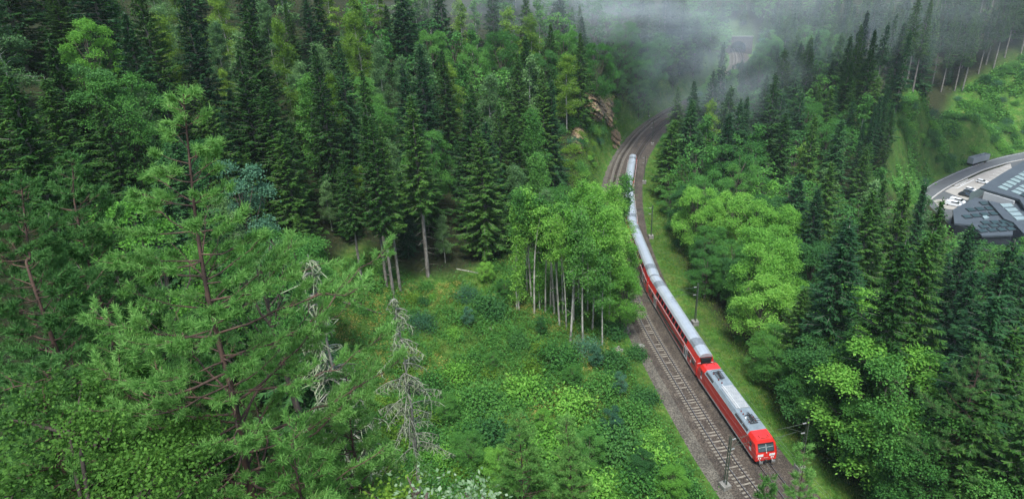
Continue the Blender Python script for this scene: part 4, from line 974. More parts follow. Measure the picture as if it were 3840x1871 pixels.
# coarse depth picture of what already stands, so that trees nobody can see are not built
GW, GH_ = 324, 158; DEP = np.full((GH_, GW), 1e9)
def cells(x, y, z, H, R, cone):
    px, py, zf = project([[x, y, z], [x, y, z+H], [x+R, y, z+H*.4]]); k = FPX/KD/max(zf[0], 5)
    y0, y1 = py[1]/8, py[0]/8; out = []
    for gy in range(max(0, int(y0)), min(GH_-1, int(y1))+1):
        t = min(1., max(0., (gy-y0)/max(.5, y1-y0))); w = R*k/8*((t**.8) if cone else math.sqrt(max(0, 1-(2*t-.9)**2)))
        c = (px[1]+(px[0]-px[1])*t)/8
        a, b = max(0, int(c-w)), min(GW-1, int(c+w))
        if b >= a: out.append((gy, a, b+1))
    return out
def seen(x, y, z, H, R, cone, d, write=True):
    tot = vis = 0; cs = cells(x, y, z, H, R, cone)
    for gy, a, b in cs: tot += b-a; vis += int((DEP[gy, a:b] > d).sum())
    ok_ = tot > 0 and vis > max(1, .07*tot)
    if ok_ and write:
        for gy, a, b in cs:
            m = max(0, int((b-a)*.12)); DEP[gy, a+m:b-m] = np.minimum(DEP[gy, a+m:b-m], d)
    return ok_
for (a, b, r2, h2) in TREES: seen(a, b, g1(a, b), h2, r2, True, math.hypot(math.hypot(a, b), 50))
FAR = []
cand = []
r_ = np.random.default_rng(3)
for gy in np.arange(52, 700, 5.4):
    for gx in np.arange(-260, 520, 5.4):
        x = gx+r_.uniform(-2.6, 2.6); y = gy+r_.uniform(-2.6, 2.6); cand.append((x, y))
cand = np.array(cand); gz_ = gh(cand[:, 0], cand[:, 1])
pxg, pyg, zfg = project(np.column_stack([cand, gz_])); pxt, pyt, _ = project(np.column_stack([cand, gz_+28]))
rr_ = np.sqrt(cand[:, 0]**2+cand[:, 1]**2+(gz_-CAMH)**2)
ok = (zfg > 20) & (pxg > -260) & (pxg < 2700) & (pyt < 1255) & (pyg > -40) & (rr_ > 55)
# thin with distance so that the far wood keeps its texture at lower cost
keepp = np.where((rr_ < 200) | ((rr_ > 330) & (pxg > 1350)), 1., np.clip((230/rr_)**1.1, .5, 1)); ok &= r_.random(len(cand)) < keepp
cand = cand[ok]; cd = rr_[ok]; o_ = np.argsort(cd); cand = cand[o_]; cd = cd[o_]
# drop those hidden behind the ground
nfill = 0; counts = {}
for (x, y), dist in zip(cand, cd):
    z = g1(x, y); px, py, _ = project([[x, y, z+22]]); px = px[0]; py = py[0]
    if py > 1255 or px < -160 or px > 2700: continue
    u = random.random(); sd_ = polydist([x], [y], MIDC)[1][0]
    pat = vnoise(np.array([x/28]), np.array([y/28]), 21)[0]
    if sd_ > 0 and px < 1700:      # left hillside
        lite = pat+.25*(px-500)/1000 > .46
        kd = ('pale_tree' if u < .4 else 'leafy_tree' if u < .75 else 'spruce') if lite else ('spruce' if u < .86 else 'pale_tree')
        if px > 1380: kd = 'leafy_tree' if u < .55 else 'spruce'
    elif dist > 290 and px > 2120: kd = 'narrow_spruce' if u < .2 else 'bare_spruce' if u < .5 else 'spruce'
    elif dist > 260: kd = 'leafy_tree' if u < .42 else 'spruce'
    elif px > 2080: kd = 'spruce' if u < .5 else 'leafy_tree' if u < .85 else 'pale_tree'
    elif px < 2080 and dist < 190: kd = 'leafy_tree' if u < .6 else 'bright_tree' if u < .85 else 'spruce'
    else: kd = 'spruce' if u < .4 else 'leafy_tree' if u < .8 else 'pale_tree'
    base = {'bright_tree': 17, 'spruce': 31, 'bare_spruce': 32, 'narrow_spruce': 28, 'leafy_tree': 19, 'pale_tree': 21}[kd]
    H = base*random.uniform(.72, 1.12); v = KIND[kd]; R = {'bright_tree': 5.6, 'spruce': 6.0, 'bare_spruce': 3.3, 'narrow_spruce': 3.1, 'leafy_tree': 5.6, 'pale_tree': 4.0}[kd]*random.uniform(.8, 1.2)
    if dist < 90 and px < 1000: H *= .75
    if not free(x, y, H, R, kd):
        H *= .55; R *= .6
        if not free(x, y, H, R, kd): continue
    if not seen(x, y, z, H, R, kd not in ('leafy_tree', 'pale_tree', 'bright_tree'), dist): continue
    key = CATN[kd]; counts[key] = counts.get(key, sum(1 for o in COL.objects if o.get('category') == key))
    if counts[key] >= 296 or dist > 330:
        FAR.append((kd, x, y, z, H, R)); TREES.append((x, y, R, H)); continue
    counts[key] += 1
    lab, grp = zone_label(kd, x, y)
    put(kd, x, y, H, lab, grp, R=R, far=dist > 175); nfill += 1
# the wood beyond, which reads as one mass
MERGE = {}
for kd, x, y, z, H, R in FAR:
    v = random.choice(KIND[kd]); me = v[4]; n = len(me.vertices)
    if me.name not in MERGE:
        co = np.empty(n*3, np.float32); me.vertices.foreach_get('co', co); F = np.empty(len(me.loops), np.int32); me.loops.foreach_get('vertex_index', F)
        mi = np.empty(len(me.polygons), np.int32); me.polygons.foreach_get('material_index', mi); MERGE[me.name] = (co.reshape(-1, 3), F.reshape(-1, 4), mi, [q for q in me.materials])
Vs, Fs, Is, mats, off = [], [], [], [], 0
for kd, x, y, z, H, R in FAR:
    v = random.choice(KIND[kd])
    if v[4].name not in MERGE: v = [q for q in KIND[kd] if q[4].name in MERGE][0]
    co, F, mi, ms = MERGE[v[4].name]; a = random.uniform(0, 6.28); c, s = math.cos(a), math.sin(a); s1 = R/v[1]; s3 = H/v[0]
    for q in ms:
        if q not in mats: mats.append(q)
    lut = np.array([mats.index(q) for q in ms]); k = slice(None) if True else None
    Vs.append(np.column_stack([(co[:, 0]*c-co[:, 1]*s)*s1+x, (co[:, 0]*s+co[:, 1]*c)*s1+y, co[:, 2]*s3+z-.2])); Fs.append(F+off); Is.append(lut[mi]); off += len(co)
if Vs: tag(link('distant_forest', mesh_np('distant_forest', np.vstack(Vs), quads=np.vstack(Fs), mats=mats, qi=np.concatenate(Is))), 'far wooded hillsides fading into the mist', 'forest', kind='stuff')
print('far', len(FAR))
print("fill", nfill, counts, 'trees', len(TREES))
# ------------------------------------------------------------------ near pines on the viewpoint's slope
def at_h(dx, dy, hd):
    d = ray(dx, dy); return CAMP+d*(hd/math.hypot(d[0], d[1]))
def near_pine(pts, label, R, seed, mat='pine', **kw):
    P = np.array([at_h(*p) for p in pts])[::-1] if pts[0][1] < pts[-1][1] else np.array([at_h(*p) for p in pts])
    b = P[0]; gz0 = g1(b[0], b[1])-.3
    if b[2] > gz0+.5: P = np.vstack([[b[0]+(b[0]-P[1][0])*.3, b[1]+(b[1]-P[1][1])*.2, gz0], P])
    P = catmull(P, 5); org = P[0].copy(); P = P-org
    g = gen_pine(seed, P, R=R, **kw)
    o = empty('pine_tree', org, 0, label, 'pine')
    c, t = pack(g, M[mat], M['bark_pine']); link('crown', c, o); link('trunk', t, o); return o, org
Z = lambda dx, dy, hd: float(at_h(dx, dy, hd)[2])
HP = [(640,1262,12.5),(608,1100,12.55),(577,960,12.6),(545,840,12.7),(515,700,12.8),(490,530,12.9),(461,238,13.0)]
gz0 = g1(*at_h(640,1262,11.6)[:2])-.3
bigl = [(Z(492,797,12.8)-gz0, math.pi-.05, 2.6, .06, .02), (Z(520,690,12.9)-gz0, .15, 2.4, .04, .05), (Z(560,880,12.7)-gz0, math.pi+.7, 2.6, .06, -.05), (Z(590,1000,12.4)-gz0, math.pi+.3, 3.4, .06, .05),
        (Z(600,1080,12.3)-gz0, .3, 3.6, .07, .08), (Z(575,940,12.6)-gz0, .1, 3.4, .05, .12), (Z(545,850,12.8)-gz0, .5, 3.9, .05, .2), (Z(530,780,12.8)-gz0, .2, 3.6, .05, .22), (Z(620,1180,12.5)-gz0, math.pi-.2, 3.6, .07, .1)]
near_pine(HP, 'biggest pine in the left foreground, reddish curved trunk and bright tufted needles', 3.5, 201, tr0=.19, big=bigl, whorl=.46, per=5, density=1.1, needles=18, tuft=.13, nw=.023)
near_pine([(235,700,21.5),(178,388,22)], 'pine left of the biggest one with a leaning reddish trunk and rounded top', 3.7, 202, mat='pine_cool', tr0=.2, whorl=.36, density=1.35, needles=13, tuft=.15, nw=.032)
near_pine([(120,820,17.5),(75,640,18),(52,452,18.2)], 'dense pine at the left edge with a rounded dark green crown', 3.2, 203, mat='pine_cool', tr0=.19, whorl=.34, density=1.35, needles=15, tuft=.14, nw=.026)
near_pine([(330,1180,14.5),(300,820,15)], 'low pine between the biggest pine and the left edge', 3.0, 204, mat='pine', tr0=.17, whorl=.34, density=1.35, needles=15, tuft=.14, nw=.026)
near_pine([(900,1200,13.2),(870,930,13.6)], 'low bright pine right of the reddish trunk near the bottom edge', 2.7, 205, mat='pine', tr0=.15, whorl=.34, density=1.4, needles=15, tuft=.14, nw=.026)
near_pine([(760,1262,10.6),(745,1060,10.9)], 'small pine close to the foot of the reddish trunk', 2.2, 206, mat='pine', tr0=.12, whorl=.34, density=1.4, needles=15, tuft=.14, nw=.026)
near_pine([(1318,1250,23.5),(1302,1046,24)], 'young pine at the bottom edge below the clearing, left one of the pair', 2.7, 207, mat='pine', tr0=.15, whorl=.34, density=1.35, needles=13, tuft=.16, nw=.034)
near_pine([(1438,1240,25.5),(1422,1048,26)], 'young pine at the bottom edge below the clearing, right one of the pair', 2.2, 208, mat='pine', tr0=.14, whorl=.34, density=1.35, needles=13, tuft=.16, nw=.034)
near_pine([(2010,1250,24),(2012,1120,24.2)], 'pale green pine in front of the tracks at the bottom edge', 1.9, 209, mat='pine', tr0=.14, whorl=.36, needles=13, tuft=.16, nw=.034)
near_pine([(1925,1262,22.5),(1925,1200,22.6)], 'small pine top beside the rails at the bottom edge', 1.4, 210, mat='pine', tr0=.1, whorl=.34, needles=13, tuft=.16, nw=.034)
near_pine([(500,1150,17.5),(480,850,18)], 'dark pine half hidden behind the biggest pine', 3.3, 211, mat='pine_cool', tr0=.18, whorl=.34, density=1.35, needles=15, tuft=.14, nw=.026)
near_pine([(150,1150,13.5),(130,900,14)], 'shaded pine low at the left edge', 2.8, 212, mat='pine_cool', tr0=.16, whorl=.34, density=1.35, needles=15, tuft=.14, nw=.026)

# broad-leaved neighbours close to the viewpoint
def near_leafy(dx, dy, hd, H, R, label, seed, mat, leaf=.11, ncl=420, per=30, **kw):
    p = at_h(dx, dy, hd); z = p[2]-H
    g = gen_broad(seed, H=H, R=R, base=.3, lobes=16, leaf=leaf, ncl=ncl, per=per, clr=.42, **kw)
    o = empty('broadleaf_tree', (p[0], p[1], z), 0, label, 'broadleaf tree'); c, t = pack(g, M[mat], M['bark_dark']); link('crown', c, o); link('trunk', t, o)
near_leafy(120, 975, 11.5, 12, 2.7, 'small-leaved yellow-green tree in the bottom left corner', 301, 'leaf_olive', leaf=.065, ncl=620, per=40)
near_leafy(20, 1050, 10.5, 11, 2.2, 'small-leaved tree at the bottom of the left edge', 303, 'leaf_olive', leaf=.06, ncl=480, per=40)
near_leafy(1110, 1140, 10.5, 10, 1.35, 'pale whitish-green leafy sprays poking up at the bottom edge', 302, 'leaf_white', leaf=.11, ncl=130, per=14)
near_leafy(980, 1195, 11, 10, 1.3, 'yellow-green leafy top at the bottom edge beside the low pines', 304, 'leaf_yellow', leaf=.11, ncl=220, per=22)
near_leafy(300, 470, 38, 16, 3.4, 'bright leafy tree showing between the pine tops on the left', 305, 'leaf_bright', leaf=.15, ncl=420)
near_leafy(650, 560, 42, 15, 3.0, 'mid green leafy tree just right of the biggest pine crown', 306, 'leaf_mid', leaf=.15, ncl=360)

# dead spruces hung with lichen
def dead_spruce(dx, dy, hd, label, seed, R, H, sparse=1.0):
    r = np.random.default_rng(seed); p = at_h(dx, dy, hd); g0 = p[2]-H
    paths = []; tw = []
    zt = np.linspace(0, H, 8); paths.append((np.stack([np.sin(zt*.2)*.2, zt*0, zt], 1), .16*(1-zt/H*.9)))
    z = H-.2
    while z > .25*H:
        t = (H-z)/H
        for i in range(3 if r.random() < .6 else 4):
            az = r.uniform(0, 6.28); L = R*min(1, .15+t*1.8)*r.uniform(.4, 1.1); s = np.linspace(0, 1, 6)
            q = np.stack([np.cos(az)*L*s, np.sin(az)*L*s, z+L*(.12*s-.5*s**2)], 1); paths.append((q, np.linspace(.035, .01, 6)))
            for ss in np.arange(.15, 1, .085/max(.6, L)*1.3):
                b = np.array([np.interp(ss, s, q[:, k]) for k in range(3)]); l2 = r.uniform(.25, .7)
                tw.append((np.array([b, b+np.array([r.normal()*.16, r.normal()*.16, -l2*.5]), b+np.array([r.normal()*.22, r.normal()*.22, -l2])]), [.028, .036, .012]))
        z -= r.uniform(.3, .6)*sparse
    o = empty('dead_spruce', (p[0], p[1], g0), 0, label, 'dead tree')
    V, F = tubes_mesh(paths, 5); link('trunk', mesh_np('trunk', V, quads=F, mats=[M['bark_dead']], smooth=True), o)
    V, F = tubes_mesh(tw, 4); link('lichen', mesh_np('lichen', V, quads=F, mats=[M['lichen']], smooth=True), o)
dead_spruce(992, 745, 36, 'dead spruce draped in pale lichen standing in front of the clearing', 401, 2.8, 17, 1.4)
dead_spruce(772, 640, 21, 'dead lichen-hung spruce top just right of the biggest pine', 402, 1.7, 15)

# bare snag on the reddish clearing, upper left
def snag():
    o = empty('dead_tree', on_ground(418,342,60), 0, 'broken pale leaning snag in the small reddish clearing', 'dead tree'); b0 = np.array(o.location)
    hd = math.hypot(b0[0], b0[1]); f = lambda dx, dy, k=1.: at_h(dx, dy, hd*k)-b0
    V, F = tubes_mesh([(np.array([f(418,345), f(412,305,.995), f(403,262,.99), f(397,228,.985)]), [.25, .2, .16, .05]), (np.array([f(409,300,.99), f(420,286,.98)]), [.12, .05])], 6)
    link('trunk', mesh_np('trunk', V, quads=F, mats=[M['bark_dead']], smooth=True), o)
    V, F = tubes_mesh([(np.array([f(402,305), f(399,295), f(393,258)]), [.13, .1, .04])], 6)
    link('branch', mesh_np('branch', V, quads=F, mats=[M['bark_dead']], smooth=True), o)
snag()

# ------------------------------------------------------------------ bushes, one object each
BUSH = [(1.6, 1.9, gen_bush(501, 1.6, 1.9, ncl=80), 'leaf_mid'), (1.5, 1.5, gen_bush(502, 1.5, 1.5, ncl=70), 'leaf_bright'), (1.7, 2.2, gen_bush(503, 1.7, 2.2, ncl=90, leaf=.13), 'leaf_blue'),
        (1.4, 1.6, gen_bush(504, 1.4, 1.6, ncl=70), 'leaf_dark'), (1.5, 1.8, gen_bush(505, 1.5, 1.8, ncl=60), 'leaf_yellow')]
BM = []
for R, H, g, m in BUSH: BM.append((R, H)+pack(g, M[m], M['bark_dark']))
def bush(x, y, R, label, group=None, var=0, H=None, z=None):
    b = BM[var % len(BM)]; s = R/b[0]; o = empty('bush', (x, y, (g1(x, y) if z is None else z)-.05), random.uniform(0, 6.28), label, 'bush', group)
    o.scale = (s, s, s if H is None else H/b[1]); link('foliage', b[2], o); link('stem', b[3], o)
for dx, dy, R, H, v, lab in [(1061,832,2.4,3.2,2,'round dark blue-green bush alone near the upper left of the clearing'),(1176,762,2.2,3.0,2,'blue-green bush below the trees at the top of the clearing'),(1235,790,3.0,3.2,3,'wide dark bush in the upper middle of the clearing'),
    (1395,915,3.2,3.6,0,'large fir-like green bush in the right part of the clearing'),(1345,950,1.8,2.2,4,'yellow-green bush beside the fir-like bush'),(1475,900,2.6,3.2,2,'dark blue-green bush at the foot of the birch stand'),(1540,930,2.4,3.0,3,'dark bush close to the track bank'),
    (1300,870,1.5,2.0,3,'small dark bush in the middle of the clearing'),(1140,850,1.4,1.4,1,'low bright bush in the yellow grass'),(1210,1030,3.2,3.6,0,'wide green bush in the lower clearing'),(1320,1010,3.2,3.4,1,'bright wide bush in the lower clearing'),
    (1430,1050,3.2,3.4,1,'bright bush in the lower right of the clearing'),(1520,1000,2.6,2.8,0,None),(1590,1080,2.6,3,0,None),(1560,1160,3.0,3.4,3,None),(1640,1190,2.8,3,1,None),(1680,1240,2.8,3,0,None),(1600,1240,3,3.4,0,None),(1150,960,2.2,2.6,1,None),(1080,990,2.6,3,0,None),
    (1620,1020,2,2.2,3,None),(1010,930,2,2.2,4,None),(1500,1130,3,3.6,0,None),(1250,1120,3,3.6,3,None),(1380,1150,3,3.4,1,None),(1180,1130,2.6,3,0,None),(1540,850,2.2,2.8,3,None),(1600,900,1.6,2,3,None)]:
    p = on_ground(dx, dy, 40); bush(p[0], p[1], R, lab or 'leafy bush among the undergrowth of the clearing', None if lab else 'bushes of the clearing', v, H)
r_ = np.random.default_rng(77); cnt = 0
while cnt < 92:
    x = r_.uniform(-36, 24); y = r_.uniform(46, 118)
    if not inpoly([x], [y], CLEAR)[0]: continue
    low = sstep(88, 60, y); 
    if r_.random() > .22+.78*low: continue
    if polydist([x], [y], MIDC)[0][0] < 10: continue
    bush(x, y, r_.uniform(.7, 1.4)+low*r_.uniform(.3, 1.3), 'leafy bush among the undergrowth of the clearing', 'bushes of the clearing', int(r_.choice([0, 0, 1, 1, 3, 4, 4]))); cnt += 1
for k, (dx, dy, H) in enumerate([(1180,1180,6),(1250,1215,5.5),(1480,1190,6.5),(1540,1090,5),(1610,1230,6),(1370,1100,4.5),(1120,1060,5),(1560,1000,4.5),(1440,970,4),(1690,1262,5),(1240,930,3.6),(1180,820,4.2),(1270,760,4.5),(1225,720,5),(1360,850,3.8),(1500,930,4.5),(1300,1250,5)]):
    p = on_ground(dx, dy, 40); put(['leafy_tree', 'bright_tree', 'leafy_tree', 'bluish_tree'][k % 4], p[0], p[1], H, 'young bushy tree growing on the clearing', 'young trees on the clearing', R=H*.42)
# bushes of the bank, the far slope and the rock slope
cnt = 0
while cnt < 40:
    i = r_.integers(20, len(MIDF)-60); x, y = MIDF[i]; T = MIDF[i+1]-MIDF[i]; T = T/np.linalg.norm(T)
    off = -r_.uniform(11.5, 15); x, y = x-T[1]*off, y+T[0]*off
    bush(x, y, r_.uniform(.6, 1.5), 'dark bush along the grassy bank right of the railway', 'bushes on the bank right of the railway', int(r_.choice([3, 0, 3]))); cnt += 1
cnt = 0
while cnt < 92:
    x = r_.uniform(FIELD[:, 0].min(), FIELD[:, 0].max()); y = r_.uniform(FIELD[:, 1].min(), FIELD[:, 1].max())
    if not inpoly([x], [y], FIELD)[0] or inpoly([x], [y], VALLEY)[0]: continue
    q = project([[x, y, g1(x, y)]])
    if q[0][0] > 2620: continue
    bush(x, y, r_.uniform(1.2, 3.2), 'rounded bush on the open green slope above the road', 'bushes on the open green slope', int(r_.choice([0, 3, 2, 0, 1]))); cnt += 1
cnt = 0
while cnt < 48:
    dx = r_.uniform(1370, 1560); dy = r_.uniform(255, 460)
    if dx > 1520 and dy > 340: continue
    if 1475 < dx < 1535 and 225 < dy < 300 and r_.random() < .8: continue
    p = on_ground(dx, dy, 120)
    if polydist([p[0]], [p[1]], MIDC)[0][0] < 8: continue
    bush(p[0], p[1], r_.uniform(.9, 2.2), 'shrub clinging to the rocky slope above the track bend', 'shrubs on the rocky slope', int(r_.choice([0, 1, 3, 4, 2]))); cnt += 1

# ------------------------------------------------------------------ undergrowth and grass: nobody could count it
def plants(name, pts, h, per, leaf, mat, seed, spread=.35, label=None):
    r = np.random.default_rng(seed); n = len(pts); z = gh(pts[:, 0], pts[:, 1]); hh = None if callable(h) else np.broadcast_to(h, (n,))
    hh = h(pts) if callable(h) else hh
    o = r.normal(size=(n, per, 3))*np.stack([hh, hh, hh*0], 1)[:, None]*spread; up = np.abs(r.normal(size=(n, per)))*hh[:, None]*.55
    P = np.stack([pts[:, 0][:, None]+o[..., 0], pts[:, 1][:, None]+o[..., 1], z[:, None]+np.minimum(up, hh[:, None]*1.1)], -1).reshape(-1, 3)
    d = r.normal(size=(n*per, 3)); d[:, 2] = np.abs(d[:, 2])*.6; nn = r.normal(size=(n*per, 3))*.5+np.array([0, 0, 1.])
    L = leaf*r.uniform(.6, 1.4, n*per)*np.repeat(np.clip(hh, .4, 1.6), per)**.5
    V, F = leaf_quads(P, d, nn, L, L*.6)
    o = link(name, mesh_np(name, V, quads=F, mats=[M[mat]])); tag(o, label, name.replace('_', ' '), kind='stuff'); return o
def scatter(n, box, test, seed):
    r = np.random.default_rng(seed); x = r.uniform(box[0], box[1], n); y = r.uniform(box[2], box[3], n); k = test(x, y, r); return np.column_stack([x[k], y[k]])
M['dry'] = foliage('dry_herbs', (.10,.13,.02), (.24,.26,.05), (.42,.34,.10), .3)
MOUND = lambda p: .35+2.6*np.clip(vnoise(p[:, 0]/2.6, p[:, 1]/2.6, 81)-.4, 0, 1)*(.55+.45*sstep(100, 60, p[:, 1])*2)
MOUND2 = lambda p: .3+2.2*np.clip(vnoise(p[:, 0]/3.4, p[:, 1]/3.4, 83)-.42, 0, 1)
def in_clear(x, y): return inpoly(x, y, CLEAR)
def dtrack(x, y): return polydist(x, y, MIDC)
box = (-45, 26, 30, 122)
def tA(th, lo, hi, sd, s=5.):
    def f(x, y, r):
        d, side = dtrack(x, y); n = vnoise(x/s, y/s, sd); ok = in_clear(x, y) & (d > 8.5)
        dryp = (vnoise(x/7, y/7, 73) > .45) & (y > 74)
        return ok & (r.random(len(x)) < np.clip(n*1.6-.3+sstep(90, 62, y)*.5, lo, hi)*np.where(dryp, .12, 1))
    return f
plants('undergrowth', scatter(11000, box, tA(.5, .1, 1, 31), 1), MOUND, 32, .24, 'leaf_mid', 11, label='low green undergrowth covering the clearing')
plants('brambles', scatter(7500, box, tA(.5, .05, .9, 33), 2), MOUND2, 26, .22, 'leaf_mid', 12, label='bright green brambles spread over the clearing')
plants('ferns', scatter(5200, box, tA(.5, .1, .8, 35, 7.), 3), .6, 22, .2, 'leaf_yellow', 13, label='yellow-green ferns and herbs on the clearing')
# bank grass on both sides of the line
def tB(x, y, r):
    d, side = dtrack(x, y); return (d > 6.8) & (d < 14.5) & (r.random(len(x)) < .35+.65*vnoise(x/3, y/3, 41))
bb = (-2, 90, 40, 285)
M['grass_a'] = foliage('bank_grass', (.05,.12,.015), (.12,.21,.03), (.30,.31,.08), .3)
M['grass_b'] = foliage('lush_grass', (.03,.11,.015), (.07,.20,.025), (.15,.33,.05), .3)
def blades(name, pts, h, per, mat, seed, label, w=.035):
    r = np.random.default_rng(seed); n = len(pts); z = gh(pts[:, 0], pts[:, 1]); o = r.normal(size=(n, per, 2))*.3
    P = np.stack([pts[:, 0][:, None]+o[..., 0], pts[:, 1][:, None]+o[..., 1], np.repeat(z[:, None], per, 1)-.02], -1).reshape(-1, 3)
    d = r.normal(size=(n*per, 3))*.5; d[:, 2] = 1; nn = r.normal(size=(n*per, 3)); L = h*r.uniform(.5, 1.3, n*per)
    V, F = leaf_quads(P, d, nn, L, np.full(n*per, w)+L*.06); o = link(name, mesh_np(name, V, quads=F, mats=[M[mat]])); tag(o, label, 'grass', kind='stuff')
# taller weed clumps give the clearing its relief
plants('tall_weeds', scatter(2600, box, lambda x, y, r: in_clear(x, y) & (dtrack(x, y)[0] > 9) & (r.random(len(x)) < .25+.75*vnoise(x/6, y/6, 71)), 21), 1.7, 60, .26, 'leaf_mid', 31, .42, 'taller leafy weeds standing in clumps on the clearing')
plants('dry_herbs', scatter(12000, box, lambda x, y, r: in_clear(x, y) & (y > 70) & (dtrack(x, y)[0] > 11) & (vnoise(x/7, y/7, 73) > .45), 22), .5, 16, .26, 'dry', 32, .45, 'dry yellow-brown herbs in the upper clearing')
blades('bank_grass', scatter(60000, bb, tB, 6), .45, 7, 'grass_a', 14, 'yellowish grass on the banks beside the ballast', .05)
blades('lush_grass', scatter(45000, bb, tB, 7), .4, 7, 'grass_b', 15, 'green grass on the banks beside the ballast', .05)
blades('meadow_grass', scatter(16000, box, lambda x, y, r: in_clear(x, y) & (dtrack(x, y)[0] > 9), 8), .5, 8, 'grass_a', 16, 'yellow-green grass between the bushes of the clearing', .05)
fb = (FIELD[:, 0].min(), FIELD[:, 0].max(), FIELD[:, 1].min(), FIELD[:, 1].max())
fin = lambda x, y, r: inpoly(x, y, FIELD) & ~inpoly(x, y, VALLEY)
plants('slope_plants', scatter(42000, fb, lambda x, y, r: fin(x, y, r) & (r.random(len(x)) < (vnoise(x/6, y/6, 51) > .45)*.9), 9), 1.6, 9, .7, 'leaf_mid', 17, .45, 'green scrub covering the open slope above the road')
plants('slope_herbs', scatter(9000, fb, lambda x, y, r: fin(x, y, r) & (r.random(len(x)) < vnoise(x/9, y/9, 53)*1.1), 10), .8, 7, .55, 'grass_b', 18, .5, 'bright herbs on the open slope above the road')
# forest floor seen below the stems left of the clearing, and the rock slope
plants('forest_floor_plants', scatter(9000, (-75, 5, 60, 150), lambda x, y, r: ~in_clear(x, y) & (r.random(len(x)) < vnoise(x/5, y/5, 61)), 11), .5, 9, .26, 'leaf_mid', 19, label='sparse green plants on the forest floor')
plants('slope_creepers', scatter(9000, (2, 60, 150, 240), lambda x, y, r: (dtrack(x, y)[1] > 0) & (dtrack(x, y)[0] > 8) & (dtrack(x, y)[0] < 36) & (r.random(len(x)) < vnoise(x/4, y/4, 63)*1.2), 12), .8, 10, .4, 'leaf_yellow', 20, label='creepers on the rocky slope')
# ------------------------------------------------------------------ overhead line masts
M['mast'] = plain('weathered_mast_steel', (.075, .095, .065), .7, .3, var=.35, scale=3)
M['insul'] = plain('white_insulator', (.42, .42, .40), .3)
def nearest(C, p): i = int(np.argmin(np.hypot(*(C[:, :2]-np.array(p[:2])).T))); return i
def mast(p, C, label):
    i = nearest(C, p); q = C[i][:2]; d = q-np.array(p[:2]); L = float(np.linalg.norm(d)); az = math.atan2(d[1], d[0])
    o = empty('catenary_mast', (p[0], p[1], -.62), az, label, 'overhead line mast', 'overhead line masts along the railway')
    mb = MB(); mb.box((0, 0, .3), (1.15, 1.15, 1.0)); mb.build('foundation', M['concrete'], o, bevel=.04)
    for s in (-1, 1):
        mb = MB(); mb.add([(x, s*w+dy, z) for z, w in ((.8, .24), (8.6, .14)) for x, dy in ((-.08, -.025), (.08, -.025), (.08, .025), (-.08, .025))], [(0,1,2,3),(4,5,6,7),(0,1,5,4),(1,2,6,5),(2,3,7,6),(3,0,4,7)])
        mb.build('post', M['mast'], o)
    mb = MB()
    for k in range(15):
        z = 1.1+k*.5; w = .24-.1*(z-.8)/7.8
        for x in (-.11, .11): mb.tube([(x, -w, z), (x, w, z+.5) if k % 2 else (x, w, z)], .016, 4)
    mb.build('bracing', M['mast'], o)
    mb = MB()
    for pts in ([(.2, 0, 7.9), (L+.1, 0, 7.75)], [(.2, 0, 6.3), (L*.72, 0, 7.78)], [(L*.35, 0, 6.75), (L+.3, 0, 6.45)], [(L*.72, 0, 6.6), (L-.5, 0, 6.15), (L+.15, 0, 6.12)]): mb.tube(pts, .027, 6)
    mb.build('cantilever', M['mast'], o)
    mb = MB()
    for z in (7.9, 6.32):
        for k in range(4): mb.tube([(.3+k*.13, 0, z), (.36+k*.13, 0, z)], .09, 8)
    mb.build('insulator', M['insul'], o)
R2 = TR[:, :2]; L2 = TL[:, :2]
pM1 = on_z(1822.9, 1227, -.6)[:2]
def opposite(p, side_from, off=6.3):
    i = nearest(MIDF, p); T = MIDF[i+1]-MIDF[i-1]; T = T/np.linalg.norm(T); Nn = np.array([-T[1], T[0]]); return MIDF[i]+Nn*off*side_from
mast(pM1, TL, 'mast left of the empty track near the bottom edge, on a pale concrete block')
mast(opposite(pM1, -1), TR, 'mast just right of the locomotive front')
pM2 = on_z(1747.8, 815, -.6)[:2]; mast(pM2, TR, 'mast on the grass beside the coach behind the locomotive'); mast(opposite(pM2, 1), TL, 'mast hidden in the birch leaves opposite the first coach')
pM3 = on_z(1637.5, 599, -.6)[:2]; mast(pM3, TR, 'mast on the grass beside the joint of the second and third coaches')
pM4 = on_z(1617.4, 462, -.6)[:2]; mast(opposite(pM4, -1, 6.6), TR, 'mast beside the last coach')
pM5 = on_z(1616, 295, -.6)[:2]; mast(opposite(pM5, 1, 7), TL, 'farthest mast on the left of the track bend'); mast(on_z(1641, 365, -.6)[:2], TR, 'mast right of the bare tracks behind the train')
for C, lab in ((L2, 'overhead wires above the empty left-hand track'), (R2, 'overhead wires above the train')):
    i0 = 20; P = C[i0:330:6]; o = empty('overhead_line', (P[0][0], P[0][1], 0), 0, lab, 'overhead line'); b0 = np.array([P[0][0], P[0][1], 0])
    q = [np.array([p[0], p[1], 5.5])-b0 for p in P]; V, F = tubes_mesh([(np.array(q), np.full(len(q), .007))], 4); link('contact_wire', mesh_np('contact_wire', V, quads=F, mats=[M['metal']]), o)
    q = [np.array([p[0], p[1], 6.1+.9*(abs(((k*6) % 54)/27-1))**2])-b0 for k, p in enumerate(P)]; V, F = tubes_mesh([(np.array(q), np.full(len(q), .007))], 4); link('messenger_wire', mesh_np('messenger_wire', V, quads=F, mats=[M['metal']]), o)

